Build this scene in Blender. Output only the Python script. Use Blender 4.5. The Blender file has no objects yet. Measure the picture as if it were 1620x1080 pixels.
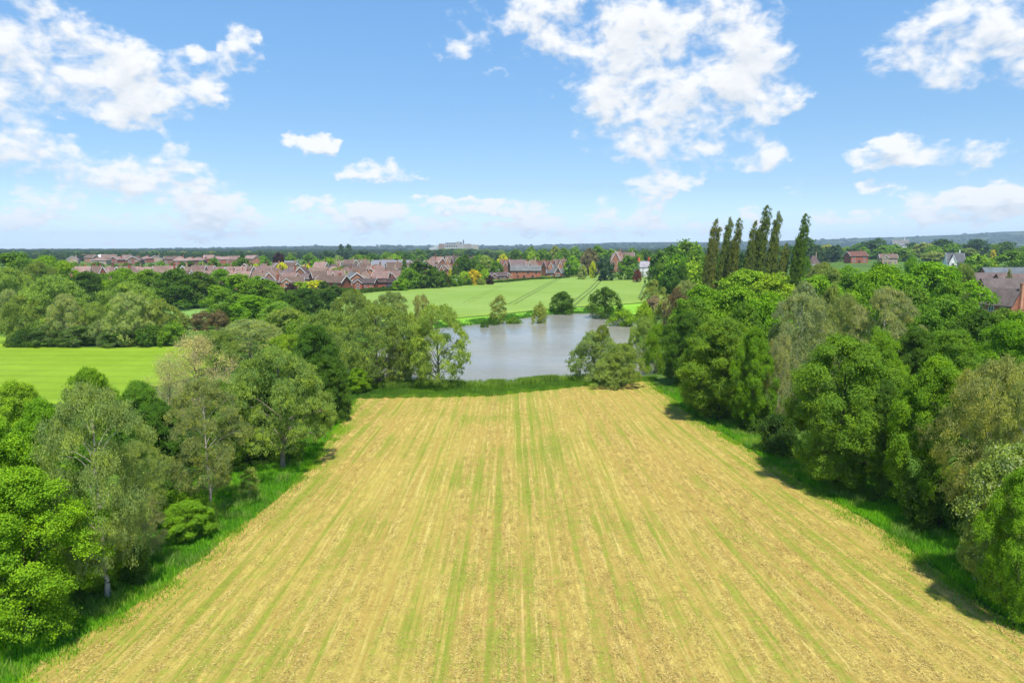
import bpy, math, random
import numpy as np
from mathutils import Vector, Matrix
R = math.radians
S = bpy.context.scene
C = S.collection
random.seed(7)

# ------------------------------------------------------------------ camera, sky, sun, exposure
CAM_H, PITCH, FPX = 20.0, math.atan(150/1080), 1080.0
cam = bpy.data.cameras.new('camera'); cam_o = bpy.data.objects.new('camera', cam); C.objects.link(cam_o)
cam.sensor_width = 36; cam.lens = 24.0; cam.clip_start = 0.5; cam.clip_end = 30000
cam_o.location = (0, 0, CAM_H); cam_o.rotation_euler = (math.pi/2 - PITCH, 0, 0)
S.camera = cam_o
cp, sp = math.cos(PITCH), math.sin(PITCH)
def G(px, py, z=0.0):
    """pixel of the 1620x1080 photograph -> point of the plane z"""
    u, v = (px-810)/FPX, (540-py)/FPX
    d = Vector((u, cp+v*sp, -sp+v*cp))
    t = (z-CAM_H)/d.z
    return (d.x*t, d.y*t)
def z_at(py, Y):
    v = (540-py)/FPX
    return CAM_H + Y*(-sp+v*cp)/(cp+v*sp)
def depth(Y, z=0.0): return Y*cp + (CAM_H-z)*sp
def x_at(px, Y, z=0.0): return (px-810)/FPX*depth(Y, z)

S.view_settings.view_transform = 'Standard'; S.view_settings.look = 'None'
S.view_settings.exposure = 0.55; S.view_settings.gamma = 1
cy = S.cycles
cy.max_bounces = 5; cy.diffuse_bounces = 2; cy.glossy_bounces = 2; cy.transmission_bounces = 3; cy.transparent_max_bounces = 4; cy.volume_bounces = 0
cy.caustics_reflective = False; cy.caustics_refractive = False
cy.use_denoising = True
cy.use_adaptive_sampling = True; cy.adaptive_threshold = 0.02
SUN_EL, SUN_AZ = R(64), R(164)       # azimuth measured from +Y (view direction) towards +X (right)
sun = bpy.data.lights.new('sun', 'SUN'); sun.energy = 4.5; sun.angle = R(2.0); sun.color = (1.0, 0.95, 0.86)
sun_o = bpy.data.objects.new('sun', sun); C.objects.link(sun_o)
sd = Vector((math.sin(SUN_AZ)*math.cos(SUN_EL), math.cos(SUN_AZ)*math.cos(SUN_EL), math.sin(SUN_EL)))
sun_o.rotation_euler = sd.to_track_quat('Z', 'Y').to_euler()

# node helpers ------------------------------------------------------
class NT:
    def __init__(s, tree): s.t = tree; s.n = tree.nodes; s.l = tree.links
    def node(s, typ, **kw):
        n = s.n.new(typ)
        for k, v in kw.items(): setattr(n, k, v)
        return n
    def put(s, sock, v):
        if isinstance(v, bpy.types.NodeSocket): s.l.new(v, sock)
        elif v is not None:
            if isinstance(v, (tuple, list)) and sock.type == 'RGBA' and len(v) == 3: v = (*v, 1)
            sock.default_value = v
    def math(s, op, a, b=None, c=None, clamp=False):
        n = s.node('ShaderNodeMath', operation=op); n.use_clamp = clamp
        s.put(n.inputs[0], a)
        if b is not None: s.put(n.inputs[1], b)
        if c is not None: s.put(n.inputs[2], c)
        return n.outputs[0]
    def vec(s, op, a, b=None):
        n = s.node('ShaderNodeVectorMath', operation=op); s.put(n.inputs[0], a)
        if b is not None: s.put(n.inputs[1], b)
        return n.outputs['Value'] if op in ('LENGTH', 'DOT_PRODUCT') else n.outputs[0]
    def rng(s, v, a, b, c=0.0, d=1.0, smooth=False):
        n = s.node('ShaderNodeMapRange'); n.interpolation_type = 'SMOOTHSTEP' if smooth else 'LINEAR'
        for i, q in enumerate((v, a, b, c, d)): s.put(n.inputs[i], q)
        return n.outputs[0]
    def mix(s, f, a, b, blend='MIX'):
        n = s.node('ShaderNodeMix', data_type='RGBA', blend_type=blend)
        s.put(n.inputs['Factor'], f); s.put(n.inputs[6], a); s.put(n.inputs[7], b)
        return n.outputs[2]
    def noise(s, vec, scale, detail=3, rough=0.55, dist=0.0, dims='3D'):
        n = s.node('ShaderNodeTexNoise', noise_dimensions=dims)
        s.put(n.inputs['Vector'], vec); n.inputs['Scale'].default_value = scale
        n.inputs['Detail'].default_value = detail; n.inputs['Roughness'].default_value = rough
        n.inputs['Distortion'].default_value = dist
        return n.outputs['Fac']
    def mapping(s, vec, scale=(1, 1, 1), loc=(0, 0, 0), rot=(0, 0, 0)):
        n = s.node('ShaderNodeMapping'); s.put(n.inputs[0], vec)
        n.inputs['Scale'].default_value = scale; n.inputs['Location'].default_value = loc; n.inputs['Rotation'].default_value = rot
        return n.outputs[0]
    def comb(s, x, y, z=0.0):
        n = s.node('ShaderNodeCombineXYZ'); s.put(n.inputs[0], x); s.put(n.inputs[1], y); s.put(n.inputs[2], z); return n.outputs[0]
    def sep(s, v):
        n = s.node('ShaderNodeSeparateXYZ'); s.put(n.inputs[0], v); return n.outputs

def dir_of(px, py):
    u, v = (px-810)/FPX, (540-py)/FPX
    d = Vector((u, cp+v*sp, -sp+v*cp)).normalized()
    return math.degrees(math.atan2(d.x, d.y)), math.degrees(math.asin(d.z))

# clouds: the directions (azimuth, elevation) in which the cumulus stand, as smooth bumps
CL = [  # px, py, rx, ry, strength
 (900,28,165,50,1.0),(1010,60,120,45,.95),(1120,8,130,26,.62),(1140,50,60,45,.6),
 (1000,125,105,52,1.05),(1085,150,130,72,1.1),(1050,205,105,50,1.0),(1150,125,100,50,.7),(1200,75,45,45,.6),(1130,185,80,60,.8),
 (1240,148,62,22,.8),(1205,230,58,28,.75),(1200,258,40,14,.6),
 (25,35,70,60,.95),(90,85,70,36,.85),(150,125,105,42,1.0),(60,130,80,34,.8),(215,150,95,42,1.0),(200,170,50,24,.8),(25,140,45,26,.7),(232,85,26,20,.5),
 (378,85,24,34,.9),(338,100,40,18,.8),(322,138,26,20,.9),
 (1500,62,98,44,1.05),(1590,42,70,40,.85),(1440,75,45,26,.85),
 (40,235,76,24,1.0),(100,250,44,16,.85),(0,228,50,24,.9),
 (225,278,112,26,.85),(290,290,70,34,.75),(170,308,70,28,.7),
 (335,335,60,28,.95),(300,352,80,20,.65),(400,350,50,18,.55),(70,330,90,24,.6),(50,348,90,14,.55),
 (485,222,38,11,.7),(505,235,24,13,.8),(605,270,48,19,1.0),(565,272,26,9,.8),(673,283,12,10,.7),
 (488,320,32,14,.9),(560,342,38,20,.8),(605,335,40,17,.9),(500,355,70,18,.55),(620,358,60,18,.6),
 (700,322,38,14,.85),(740,325,42,12,.7),(782,322,22,11,.75),(665,350,60,14,.5),(845,335,45,22,.8),(800,358,90,18,.65),(880,365,80,16,.6),
 (1035,290,50,26,.85),(1075,290,40,16,.7),(1010,310,60,20,.7),(1030,340,75,22,.65),(980,352,60,16,.6),
 (1400,242,38,20,1.0),(1365,262,22,12,.7),(1500,248,60,20,.75),(1550,240,40,18,.6),(1470,265,60,12,.5),
 (1393,297,30,8,.65),(1432,297,14,8,.5),(1350,338,45,13,.8),(1320,345,40,10,.6),(1530,318,75,20,.8),(1600,305,50,20,.8),(1480,342,60,13,.7),(1570,345,60,14,.6),
 (262,197,18,9,.75),(272,230,12,8,.75),(710,80,25,15,.55),(778,116,22,8,.5),(1545,158,30,16,.5),(1460,138,34,14,.4),(1610,125,30,16,.45),
 (1262,315,10,8,.6),(1275,296,30,6,.5),(1180,352,70,20,.6),(1100,362,60,16,.6),(1180,340,22,12,.5),(1175,328,10,6,.6),
]
CL2 = []
for (px, py, rx, ry, st) in CL:
    a, e = dir_of(px, py); CL2.append((a, e, rx/18.0, ry/18.0, st))
rs = random.Random(3)
for k in range(60):      # and the rest of the sky round the viewer
    a = rs.uniform(-180, 180)
    if abs(a) < 44: continue
    e = rs.uniform(1, 60); CL2.append((a, e, rs.uniform(2, 6)*(1+e/30), rs.uniform(1, 3)*(1+e/30), rs.uniform(.6, 1)))
A0, A1, E0, E1 = -48.0, 48.0, -1.0, 24.0
ga = np.linspace(A0, A1, 193); ge = np.linspace(E0, E1, 101)
M = np.zeros((len(ge), len(ga)))
for a, e, ra, re, st in CL2:
    if abs(a) > 52 or e > 28: continue
    q = ((ga[None, :]-a)/(ra*1.05))**2 + ((ge[:, None]-e)/(re*1.05))**2
    if ra < 2.4: st = st*1.35
    b = st*np.exp(-0.8*q**1.5)
    M = 1-(1-np.clip(M, 0, 1.0))*(1-np.clip(b, 0, .98))
U_, S_, V_ = np.linalg.svd(M, full_matrices=False)
RANK = 15
world = bpy.data.worlds.new('World'); S.world = world; world.use_nodes = True
w = NT(world.node_tree); w.n.clear()
tc = w.node('ShaderNodeTexCoord').outputs['Generated']
dx, dy, dz = w.sep(w.vec('NORMALIZE', tc))
AZ = w.math('MULTIPLY', w.math('ARCTAN2', dx, dy), 180/math.pi)
EL = w.math('MULTIPLY', w.math('ARCSINE', dz), 180/math.pi)
def curves(fac, xs, cols):
    """three functions of one value through one Vector Curves node; returns xyz in 0..1"""
    n = w.node('ShaderNodeRGBCurve')
    for k in range(3):
        c = n.mapping.curves[k]
        ys = cols[k]
        c.points[0].location = (xs[0], ys[0]); c.points[1].location = (xs[-1], ys[-1])
        for x, y in zip(xs[1:-1], ys[1:-1]): c.points.new(x, y)
        for p in c.points: p.handle_type = 'AUTO'
    n.mapping.update()
    w.put(n.inputs['Color'], w.comb(fac, fac, fac))
    return n.outputs[0]
def pick(arr, step): return arr[::step]
wv = w.comb(AZ, w.math('MULTIPLY', EL, 1.5), 3.0)     # the bumps are pushed about so that no outline is an ellipse
wx = w.math('SUBTRACT', w.noise(wv, 0.55, 3, 0.55), 0.5); wy = w.math('SUBTRACT', w.noise(w.vec('ADD', wv, (31.0, 17.0, 0)), 0.7, 3, 0.55), 0.5)
azn = w.rng(w.math('ADD', AZ, w.math('MULTIPLY', wx, 4.2)), A0, A1)
ELW = w.math('ADD', EL, w.math('MULTIPLY', wy, 1.9))
def eln(off): return w.rng(w.math('ADD', ELW, off), E0, E1)
def scaled(v):
    lo, hi = float(v.min()), float(v.max())
    if hi-lo < 1e-6: hi = lo+1e-6
    return (v-lo)/(hi-lo), lo, hi-lo
azc = []; elx = []
for g in range(0, RANK, 3):
    fa = [scaled(V_[g+k]) for k in range(3)]; fe = [scaled(U_[:, g+k]*S_[g+k]) for k in range(3)]
    azc.append((curves(azn, (pick(ga, 3)-A0)/(A1-A0), [pick(f[0], 3) for f in fa]), fa)); elx.append(fe)
azvec = []
for out, fa in azc:
    v = w.vec('MULTIPLY', out, tuple(f[2] for f in fa)); azvec.append(w.vec('ADD', v, tuple(f[1] for f in fa)))
def mask(el_off):
    t = None; en = eln(el_off)
    for av, fe in zip(azvec, elx):
        o = curves(en, (pick(ge, 2)-E0)/(E1-E0), [pick(f[0], 2) for f in fe])
        v = w.vec('ADD', w.vec('MULTIPLY', o, tuple(f[2] for f in fe)), tuple(f[1] for f in fe))
        d = w.vec('DOT_PRODUCT', av, v)
        t = d if t is None else w.math('ADD', t, d)
    return t
# noise lives on a cloud-base plane seen in perspective, softened towards the horizon
def nz(off, sc, det, seed, sq=1.5, rough=0.56):
    v = w.comb(AZ, w.math('MULTIPLY', w.math('ADD', EL, off), sq), seed)
    return w.noise(v, sc, det, rough, 0.3)
inview = w.math('MULTIPLY', w.rng(w.math('ABSOLUTE', AZ), 44, 48, 1, 0), w.rng(EL, 21, 24, 1, 0))
low = w.rng(EL, 0.5, 6.5, 1, 0)
def dens(off, fine=True):
    m = mask(off)
    m = w.math('ADD', w.math('MULTIPLY', m, inview), w.math('MULTIPLY', w.math('SUBTRACT', 1.0, inview), 0.45))
    d = w.math('ADD', m, w.math('MULTIPLY', w.math('SUBTRACT', nz(off, 0.30, 4 if fine else 3, 1.3), 0.5), 1.9))
    if fine: d = w.math('ADD', d, w.math('MULTIPLY', w.math('SUBTRACT', nz(off, 0.9, 6, 7.7, 1.4, 0.52), 0.5), 0.75))
    return w.math('ADD', d, w.math('MULTIPLY', low, w.math('ADD', 0.16, w.math('MULTIPLY', w.math('SUBTRACT', nz(off, 0.8, 6, 9.7, 2.4), 0.5), 2.2))))
D0 = dens(0.0); D1 = dens(1.1, False); D2 = dens(0.0, False)
cover = w.math('POWER', w.rng(D0, 0.58, 1.17, 0, 1, True), 1.0)
thick = w.rng(D2, 0.8, 1.5)
shade = w.math('ADD', w.math('MULTIPLY', w.math('SUBTRACT', D2, D1), 1.0), w.math('MULTIPLY', thick, -0.25))
shade = w.math('ADD', shade, w.math('MULTIPLY', w.math('SUBTRACT', D0, D2), 0.25))
bright = w.math('ADD', 0.985, w.math('MULTIPLY', shade, 0.32), clamp=False)
bright = w.math('MINIMUM', w.math('MAXIMUM', bright, 0.76), 1.04)
sky = w.node('ShaderNodeTexSky', sky_type='NISHITA'); sky.sun_disc = False
sky.sun_elevation = SUN_EL; sky.sun_rotation = SUN_AZ; sky.altitude = 0; sky.air_density = 1.0; sky.dust_density = 0.3; sky.ozone_density = 2.0
SKY_STR = 0.125
CLOUD_V = 0.69/SKY_STR
ramp = w.node('ShaderNodeValToRGB'); w.put(ramp.inputs[0], w.math('DIVIDE', EL, 30.0, clamp=True))
for k, (e_, c_) in enumerate([(0, (.80, 1.02, 1.5)), (1.7, (.70, .84, 1.2)), (4.7, (.60, .71, .86)), (9.5, (.61, .76, .87)), (18, (.68, .93, 1.06)), (30, (.75, 1, 1.1))]):
    el_ = ramp.color_ramp.elements[k] if k < 2 else ramp.color_ramp.elements.new(e_/30)
    el_.position = e_/30; el_.color = (*c_, 1)
skyc = w.mix(1.0, sky.outputs[0], ramp.outputs[0], 'MULTIPLY')
ccol = w.vec('MULTIPLY', w.comb(bright, bright, bright), (CLOUD_V*0.975, CLOUD_V*0.99, CLOUD_V*1.01))
sh_t = w.rng(bright, 0.76, 1.0)
ccol = w.mix(sh_t, w.vec('MULTIPLY', ccol, (0.93, 0.985, 1.05)), ccol)
op = w.math('MULTIPLY', cover, w.rng(EL, 0.0, 4.0, 0.78, 0.98))
colr = w.mix(op, skyc, ccol)
bg = w.node('ShaderNodeBackground'); w.put(bg.inputs[0], colr); bg.inputs[1].default_value = SKY_STR
w.l.new(bg.outputs[0], w.node('ShaderNodeOutputWorld').inputs[0])
world.cycles.sampling_method = 'MANUAL'; world.cycles.sample_map_resolution = 512

# ------------------------------------------------------------------ materials
def new_mat(name):
    m = bpy.data.materials.new(name); m.use_nodes = True; t = NT(m.node_tree); t.n.clear()
    return m, t
def principled(t, col, rough=0.8, spec=0.3, normal=None, **kw):
    p = t.node('ShaderNodeBsdfPrincipled'); t.put(p.inputs['Base Color'], col); t.put(p.inputs['Roughness'], rough)
    p.inputs['Specular IOR Level'].default_value = spec
    if normal is not None: t.put(p.inputs['Normal'], normal)
    for k, v in kw.items(): t.put(p.inputs[k], v)
    return p.outputs[0]
def out(t, surf): t.l.new(surf, t.node('ShaderNodeOutputMaterial').inputs['Surface'])
def bump(t, h, strength=0.5, dist=0.1):
    b = t.node('ShaderNodeBump'); b.inputs['Strength'].default_value = strength; b.inputs['Distance'].default_value = dist
    t.put(b.inputs['Height'], h); return b.outputs[0]
def pos(t): return t.node('ShaderNodeNewGeometry').outputs['Position']
def attr(t, name, typ='GEOMETRY'):
    a = t.node('ShaderNodeAttribute', attribute_name=name, attribute_type=typ); return a

def leaf_material(name, trans=0.31, warm=(1.38, 1.30, 0.55), cool=(0.50, 0.66, 0.75)):
    m, t = new_mat(name)
    oc = t.node('ShaderNodeObjectInfo').outputs['Color']
    v = attr(t, 'v').outputs['Fac']
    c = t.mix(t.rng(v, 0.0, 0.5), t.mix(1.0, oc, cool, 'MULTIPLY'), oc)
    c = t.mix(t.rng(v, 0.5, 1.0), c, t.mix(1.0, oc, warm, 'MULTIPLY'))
    p = principled(t, c, 0.65, 0.05)
    tr = t.node('ShaderNodeBsdfTranslucent'); t.put(tr.inputs[0], t.mix(1.0, c, (1.25, 1.35, 0.55), 'MULTIPLY'))
    mx = t.node('ShaderNodeMixShader'); mx.inputs[0].default_value = trans
    t.l.new(p, mx.inputs[1]); t.l.new(tr.outputs[0], mx.inputs[2]); out(t, mx.outputs[0])
    return m
M_LEAF = leaf_material('leaves')
def bark_material(name, a, b, c=None, sc=3):
    m, t = new_mat(name); p = pos(t)
    f = t.noise(t.mapping(p, (1, 1, 0.35)), sc, 4)
    col = t.mix(t.rng(f, 0.38, 0.62), a, b)
    if c: col = t.mix(t.rng(t.noise(t.mapping(p, (1, 1, 3)), 2.2, 2), 0.6, 0.66), col, c)
    out(t, principled(t, col, 0.85, 0.2, bump(t, f, 0.6, 0.05))); return m
M_BARK = bark_material('bark', (0.05, 0.038, 0.026), (0.11, 0.09, 0.065))
M_BIRCH = bark_material('birch_bark', (0.34, 0.29, 0.23), (0.52, 0.48, 0.42), (0.05, 0.04, 0.035))
M_PALE = bark_material('pale_bark', (0.20, 0.16, 0.11), (0.32, 0.27, 0.20))

def simple_mat(name, col, rough=0.7, var=0.15, sc=1.0, objcol=False, spec=0.3):
    m, t = new_mat(name); p = pos(t)
    c = t.node('ShaderNodeObjectInfo').outputs['Color'] if objcol else None
    f = t.noise(p, sc, 4)
    base = c if objcol else (*col, 1)
    k = t.rng(f, 0.3, 0.7, 1-var, 1+var)
    out(t, principled(t, t.mix(1.0, base, t.comb(k, k, k), 'MULTIPLY'), rough, spec)); return m
M_WHITE = simple_mat('white_paint', (0.78, 0.77, 0.74), 0.5, 0.05)
M_STONE = simple_mat('stone', (0.55, 0.52, 0.47), 0.8, 0.1, 0.3)
M_DARK = simple_mat('dark_paint', (0.03, 0.03, 0.035), 0.5, 0.1)
M_PAINT = simple_mat('coloured_paint', (1, 1, 1), 0.6, 0.06, 1, True)
def glass_mat():
    m, t = new_mat('window_glass'); out(t, principled(t, (0.05, 0.06, 0.07), 0.08, 0.8)); return m
M_GLASS = glass_mat()
def tile_mat():
    m, t = new_mat('roof_tiles'); oc = t.node('ShaderNodeObjectInfo').outputs['Color']
    o = t.node('ShaderNodeTexCoord').outputs['Object']
    bk = t.node('ShaderNodeTexBrick'); t.put(bk.inputs['Vector'], t.mapping(o, (1, 1, 1), rot=(R(90), 0, 0)))
    bk.inputs['Scale'].default_value = 1.0; bk.inputs['Brick Width'].default_value = 0.35; bk.inputs['Row Height'].default_value = 0.28
    bk.inputs['Mortar Size'].default_value = 0.02
    bk.inputs['Color1'].default_value = (1.12, 1.12, 1.12, 1); bk.inputs['Color2'].default_value = (0.84, 0.84, 0.84, 1); bk.inputs['Mortar'].default_value = (0.5, 0.5, 0.5, 1)
    f = t.noise(o, 0.35, 5)
    k = t.rng(f, 0.3, 0.7, 0.75, 1.25)
    c = t.mix(1.0, t.mix(1.0, oc, t.comb(k, k, t.math('MULTIPLY', k, 0.97)), 'MULTIPLY'), bk.outputs[0], 'MULTIPLY')
    out(t, principled(t, c, 0.8, 0.25, bump(t, bk.outputs[1], 0.3, 0.03))); return m
M_TILE = tile_mat()
def brick_mat():
    m, t = new_mat('brick'); oc = t.node('ShaderNodeObjectInfo').outputs['Color']
    o = t.node('ShaderNodeTexCoord').outputs['Object']
    bk = t.node('ShaderNodeTexBrick'); t.put(bk.inputs['Vector'], t.mapping(o, (1, 1, 1), rot=(R(90), 0, 0)))
    bk.inputs['Scale'].default_value = 1.0; bk.inputs['Brick Width'].default_value = 0.23; bk.inputs['Row Height'].default_value = 0.075
    bk.inputs['Mortar Size'].default_value = 0.008
    bk.inputs['Color1'].default_value = (1.15, 1.1, 1.05, 1); bk.inputs['Color2'].default_value = (0.8, 0.8, 0.85, 1); bk.inputs['Mortar'].default_value = (1.3, 1.4, 1.5, 1)
    f = t.noise(o, 0.5, 4); k = t.rng(f, 0.3, 0.7, 0.85, 1.15)
    out(t, principled(t, t.mix(1.0, t.mix(1.0, oc, t.comb(k, k, k), 'MULTIPLY'), bk.outputs[0], 'MULTIPLY'), 0.85, 0.2)); return m
M_BRICK = brick_mat()

# ------------------------------------------------------------------ mesh helpers
def mesh_np(name, V, F, mat=None, attrs=None, smooth=False, mats=None, midx=None):
    """V (n,3), F (m,k) numpy -> mesh datablock"""
    me = bpy.data.meshes.new(name); V = np.ascontiguousarray(V, dtype=np.float32); F = np.asarray(F, dtype=np.int32)
    m, k = F.shape
    me.vertices.add(len(V)); me.vertices.foreach_set('co', V.ravel())
    me.loops.add(m*k); me.loops.foreach_set('vertex_index', F.ravel())
    me.polygons.add(m); me.polygons.foreach_set('loop_start', np.arange(0, m*k, k, dtype=np.int32))
    try: me.polygons.foreach_set('loop_total', np.full(m, k, dtype=np.int32))
    except Exception: pass
    if midx is not None: me.polygons.foreach_set('material_index', np.asarray(midx, dtype=np.int32))
    if smooth: me.polygons.foreach_set('use_smooth', np.ones(m, dtype=bool))
    for an, (dom, arr) in (attrs or {}).items():
        a = me.attributes.new(an, 'FLOAT', dom); a.data.foreach_set('value', np.ascontiguousarray(arr, dtype=np.float32).ravel())
    for x in (mats or ([mat] if mat else [])): me.materials.append(x)
    me.update(calc_edges=True)
    return me
def link(name, me, parent=None):
    o = bpy.data.objects.new(name, me); C.objects.link(o)
    if parent is not None: o.parent = parent
    return o
def tag(o, label, cat, group=None, kind=None):
    if label: o['label'] = label
    if cat: o['category'] = cat
    if group: o['group'] = group
    if kind: o['kind'] = kind
    return o
def structure(o): o['kind'] = 'structure'; return o

class MB:
    """boxes and prisms collected into one mesh"""
    def __init__(s): s.v = []; s.f = []
    def poly(s, pts, faces):
        b = len(s.v); s.v += [tuple(p) for p in pts]; s.f += [[b+i for i in f] for f in faces]
    def box(s, x0, x1, y0, y1, z0, z1):
        s.poly([(x0,y0,z0),(x1,y0,z0),(x1,y1,z0),(x0,y1,z0),(x0,y0,z1),(x1,y0,z1),(x1,y1,z1),(x0,y1,z1)],
               [(0,3,2,1),(4,5,6,7),(0,1,5,4),(1,2,6,5),(2,3,7,6),(3,0,4,7)])
    def prism(s, prof, a0, a1, axis='x'):
        """profile of (u, z) extruded along axis from a0 to a1"""
        n = len(prof)
        mk = (lambda a, u, z: (a, u, z)) if axis == 'x' else (lambda a, u, z: (u, a, z))
        pts = [mk(a0, u, z) for u, z in prof] + [mk(a1, u, z) for u, z in prof]
        s.poly(pts, [list(range(n))[::-1], [n+i for i in range(n)]] + [(i, (i+1) % n, n+(i+1) % n, n+i) for i in range(n)])
    def mesh(s, name, mat):
        me = bpy.data.meshes.new(name); me.from_pydata(s.v, [], s.f); me.materials.append(mat)
        import bmesh
        b = bmesh.new(); b.from_mesh(me); bmesh.ops.recalc_face_normals(b, faces=b.faces); b.to_mesh(me); b.free()
        return me
    def build(s, name, mat, parent=None): return link(name, s.mesh(name, mat), parent)

# ---- 2-D polygon tools
def inside(P, X, Y):
    P = np.asarray(P); r = np.zeros(X.shape, bool); n = len(P); j = n-1
    for i in range(n):
        xi, yi = P[i]; xj, yj = P[j]
        c = ((yi > Y) != (yj > Y)) & (X < (xj-xi)*(Y-yi)/((yj-yi) if yj != yi else 1e-9)+xi)
        r ^= c; j = i
    return r
def nearest(P, X, Y):
    P = np.asarray(P, float); best = np.full(X.shape, 1e18); bx = X.copy(); by = Y.copy(); n = len(P)
    for i in range(n):
        a = P[i]; b = P[(i+1) % n]; d = b-a; L = (d**2).sum()+1e-9
        t = np.clip(((X-a[0])*d[0]+(Y-a[1])*d[1])/L, 0, 1); qx = a[0]+t*d[0]; qy = a[1]+t*d[1]
        q = (X-qx)**2+(Y-qy)**2; m = q < best
        best = np.where(m, q, best); bx = np.where(m, qx, bx); by = np.where(m, qy, by)
    return np.sqrt(best), bx, by
def sdist(P, X, Y):
    d, _, _ = nearest(P, X, Y); return np.where(inside(P, X, Y), d, -d)
def smooth_poly(P, it=2):
    for _ in range(it):
        Q = []
        for i in range(len(P)):
            a, b = P[i], P[(i+1) % len(P)]
            Q += [(a[0]*.75+b[0]*.25, a[1]*.75+b[1]*.25), (a[0]*.25+b[0]*.75, a[1]*.25+b[1]*.75)]
        P = Q
    return P
def ss(a, b, x): t = np.clip((x-a)/(b-a), 0, 1); return t*t*(3-2*t)
rng0 = np.random.default_rng(11)
def vnoise(X, Y, sc, seed=0):
    """smooth value noise"""
    r = np.random.default_rng(seed); T = r.random((257, 257))
    x = X/sc+1000; y = Y/sc+1000; xi = np.floor(x).astype(int); yi = np.floor(y).astype(int); fx = x-xi; fy = y-yi
    fx = fx*fx*(3-2*fx); fy = fy*fy*(3-2*fy)
    g = lambda i, j: T[i % 256, j % 256]
    return (g(xi, yi)*(1-fx)+g(xi+1, yi)*fx)*(1-fy)+(g(xi, yi+1)*(1-fx)+g(xi+1, yi+1)*fx)*fy

# ------------------------------------------------------------------ layout of the land
WATER_Z = -0.55
POND = smooth_poly([G(*p, WATER_Z) for p in [(520,604),(600,608),(660,609),(730,609),(800,608),(860,602),(920,598),(1000,596),(1040,590),(1020,560),(1000,535),(1020,512),
     (985,500),(940,494),(890,494),(845,499),(790,507),(740,513),(700,516),(650,525),(610,550),(560,575)]], 2)
HAY = [G(*p) for p in [(552,640),(562,629),(620,627),(700,627),(780,625),(840,618),(945,607),(1028,602),(1042,616),(1100,660),(1160,697),(1230,742),(1300,786),(1400,843),(1500,918),(1620,1005)]]
p0 = HAY[-1]; HAY.append((p0[0]+2.2, p0[1]-18)); HAY.append((p0[0]+6, -30)); HAY.append((-21.5, -30))
HAY += [G(*p) for p in [(22,1082),(110,1022),(201,966),(265,925),(320,884),(365,844),(430,797),(480,749),(520,696),(540,664)]]
HAY = smooth_poly(HAY, 1)
def ragged(P, step, amp, seed):
    r = random.Random(seed); Q = []
    for i in range(len(P)):
        a, b = Vector(P[i]), Vector(P[(i+1) % len(P)]); L = (b-a).length; n = max(1, int(L/step)); nn = Vector((-(b-a).y, (b-a).x)).normalized()
        for k in range(n): q = a.lerp(b, k/n)+nn*(r.gauss(0, amp)); Q.append((q.x, q.y))
    return Q
HAY = ragged(HAY, 0.7, 0.14, 4)
CROP = [G(*p) for p in [(560,512),(640,506),(720,503),(800,496),(860,489),(930,484),(1000,480),(1035,476),(1080,462),(1110,446),(1060,434),(1030,431),(960,434),(880,440),(800,448),(740,453),(680,458),(620,461),(560,468),(500,480)]]
MEADOW = [G(*p) for p in [(-400,640),(-400,528),(-40,524),(20,536),(60,548),(150,551),(240,549),(300,548),(360,560),(330,590),(270,606),(150,640),(0,640)]]
FIELD2 = [G(*p) for p in [(255,492),(280,484),(345,478),(420,478),(420,505),(340,510),(290,508)]]

def ridge_z(X, Y):
    px = 810+FPX*X/np.maximum(Y, 1)
    prof = np.interp(px, [-2500,0,200,400,500,600,700,800,1000,1200,1300,1400,1500,1560,1600,1640,1800,3500],
                     [394,395,395,391.5,388.5,389,389,389.5,384.5,382.5,381,378,374,370,367,369,372,382])
    zt = CAM_H + (390-prof)*6200/FPX
    wob = (vnoise(X, Y, 420, 5)-0.5)*14+(vnoise(X, Y, 150, 6)-0.5)*7
    return ss(3000, 6200, Y)*(zt+wob*ss(3000, 5200, Y)) - 30*ss(6300, 8200, Y)
HILLC = (x_at(722, 1500), 1500.0)
def ground_z(X, Y):
    X = np.asarray(X, float); Y = np.asarray(Y, float)
    d = np.full(X.shape, -99.0); m = (np.abs(X) < 90) & (Y > 75) & (Y < 300)
    if m.any(): d[m] = sdist(POND, X[m], Y[m])
    z = -(ss(-2.4, 0.4, d)*0.62+np.clip(d, 0, 5)*0.3)
    z = z + 7*ss(300, 620, Y)*ss(.38, .50, X/np.maximum(Y, 1)) + 16*np.exp(-(((X-HILLC[0])/120)**2+((Y-HILLC[1])/150)**2)**1.2) + ridge_z(X, Y)
    far = ss(200, 500, np.hypot(X, Y))
    z = z+far*(vnoise(X, Y, 90, 2)-0.5)*1.2
    return z
def gz(x, y): return float(ground_z(np.array([x]), np.array([y]))[0])

def axis(lo, hi, c0, c1, fine, grow):
    a = list(np.arange(c0, c1+1e-6, fine)); s = fine
    while a[-1] < hi: s *= grow; a.append(a[-1]+s)
    s = fine; b = []
    x = c0
    while x > lo: s *= grow; x -= s; b.append(x)
    return np.array(b[::-1]+a)
def grid(xs, ys):
    X, Y = np.meshgrid(xs, ys); nx, ny = len(xs), len(ys)
    i = np.arange(ny-1)[:, None]*nx+np.arange(nx-1)[None, :]
    return X, Y, np.stack([i, i+1, i+nx+1, i+nx], -1).reshape(-1, 4)
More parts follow.
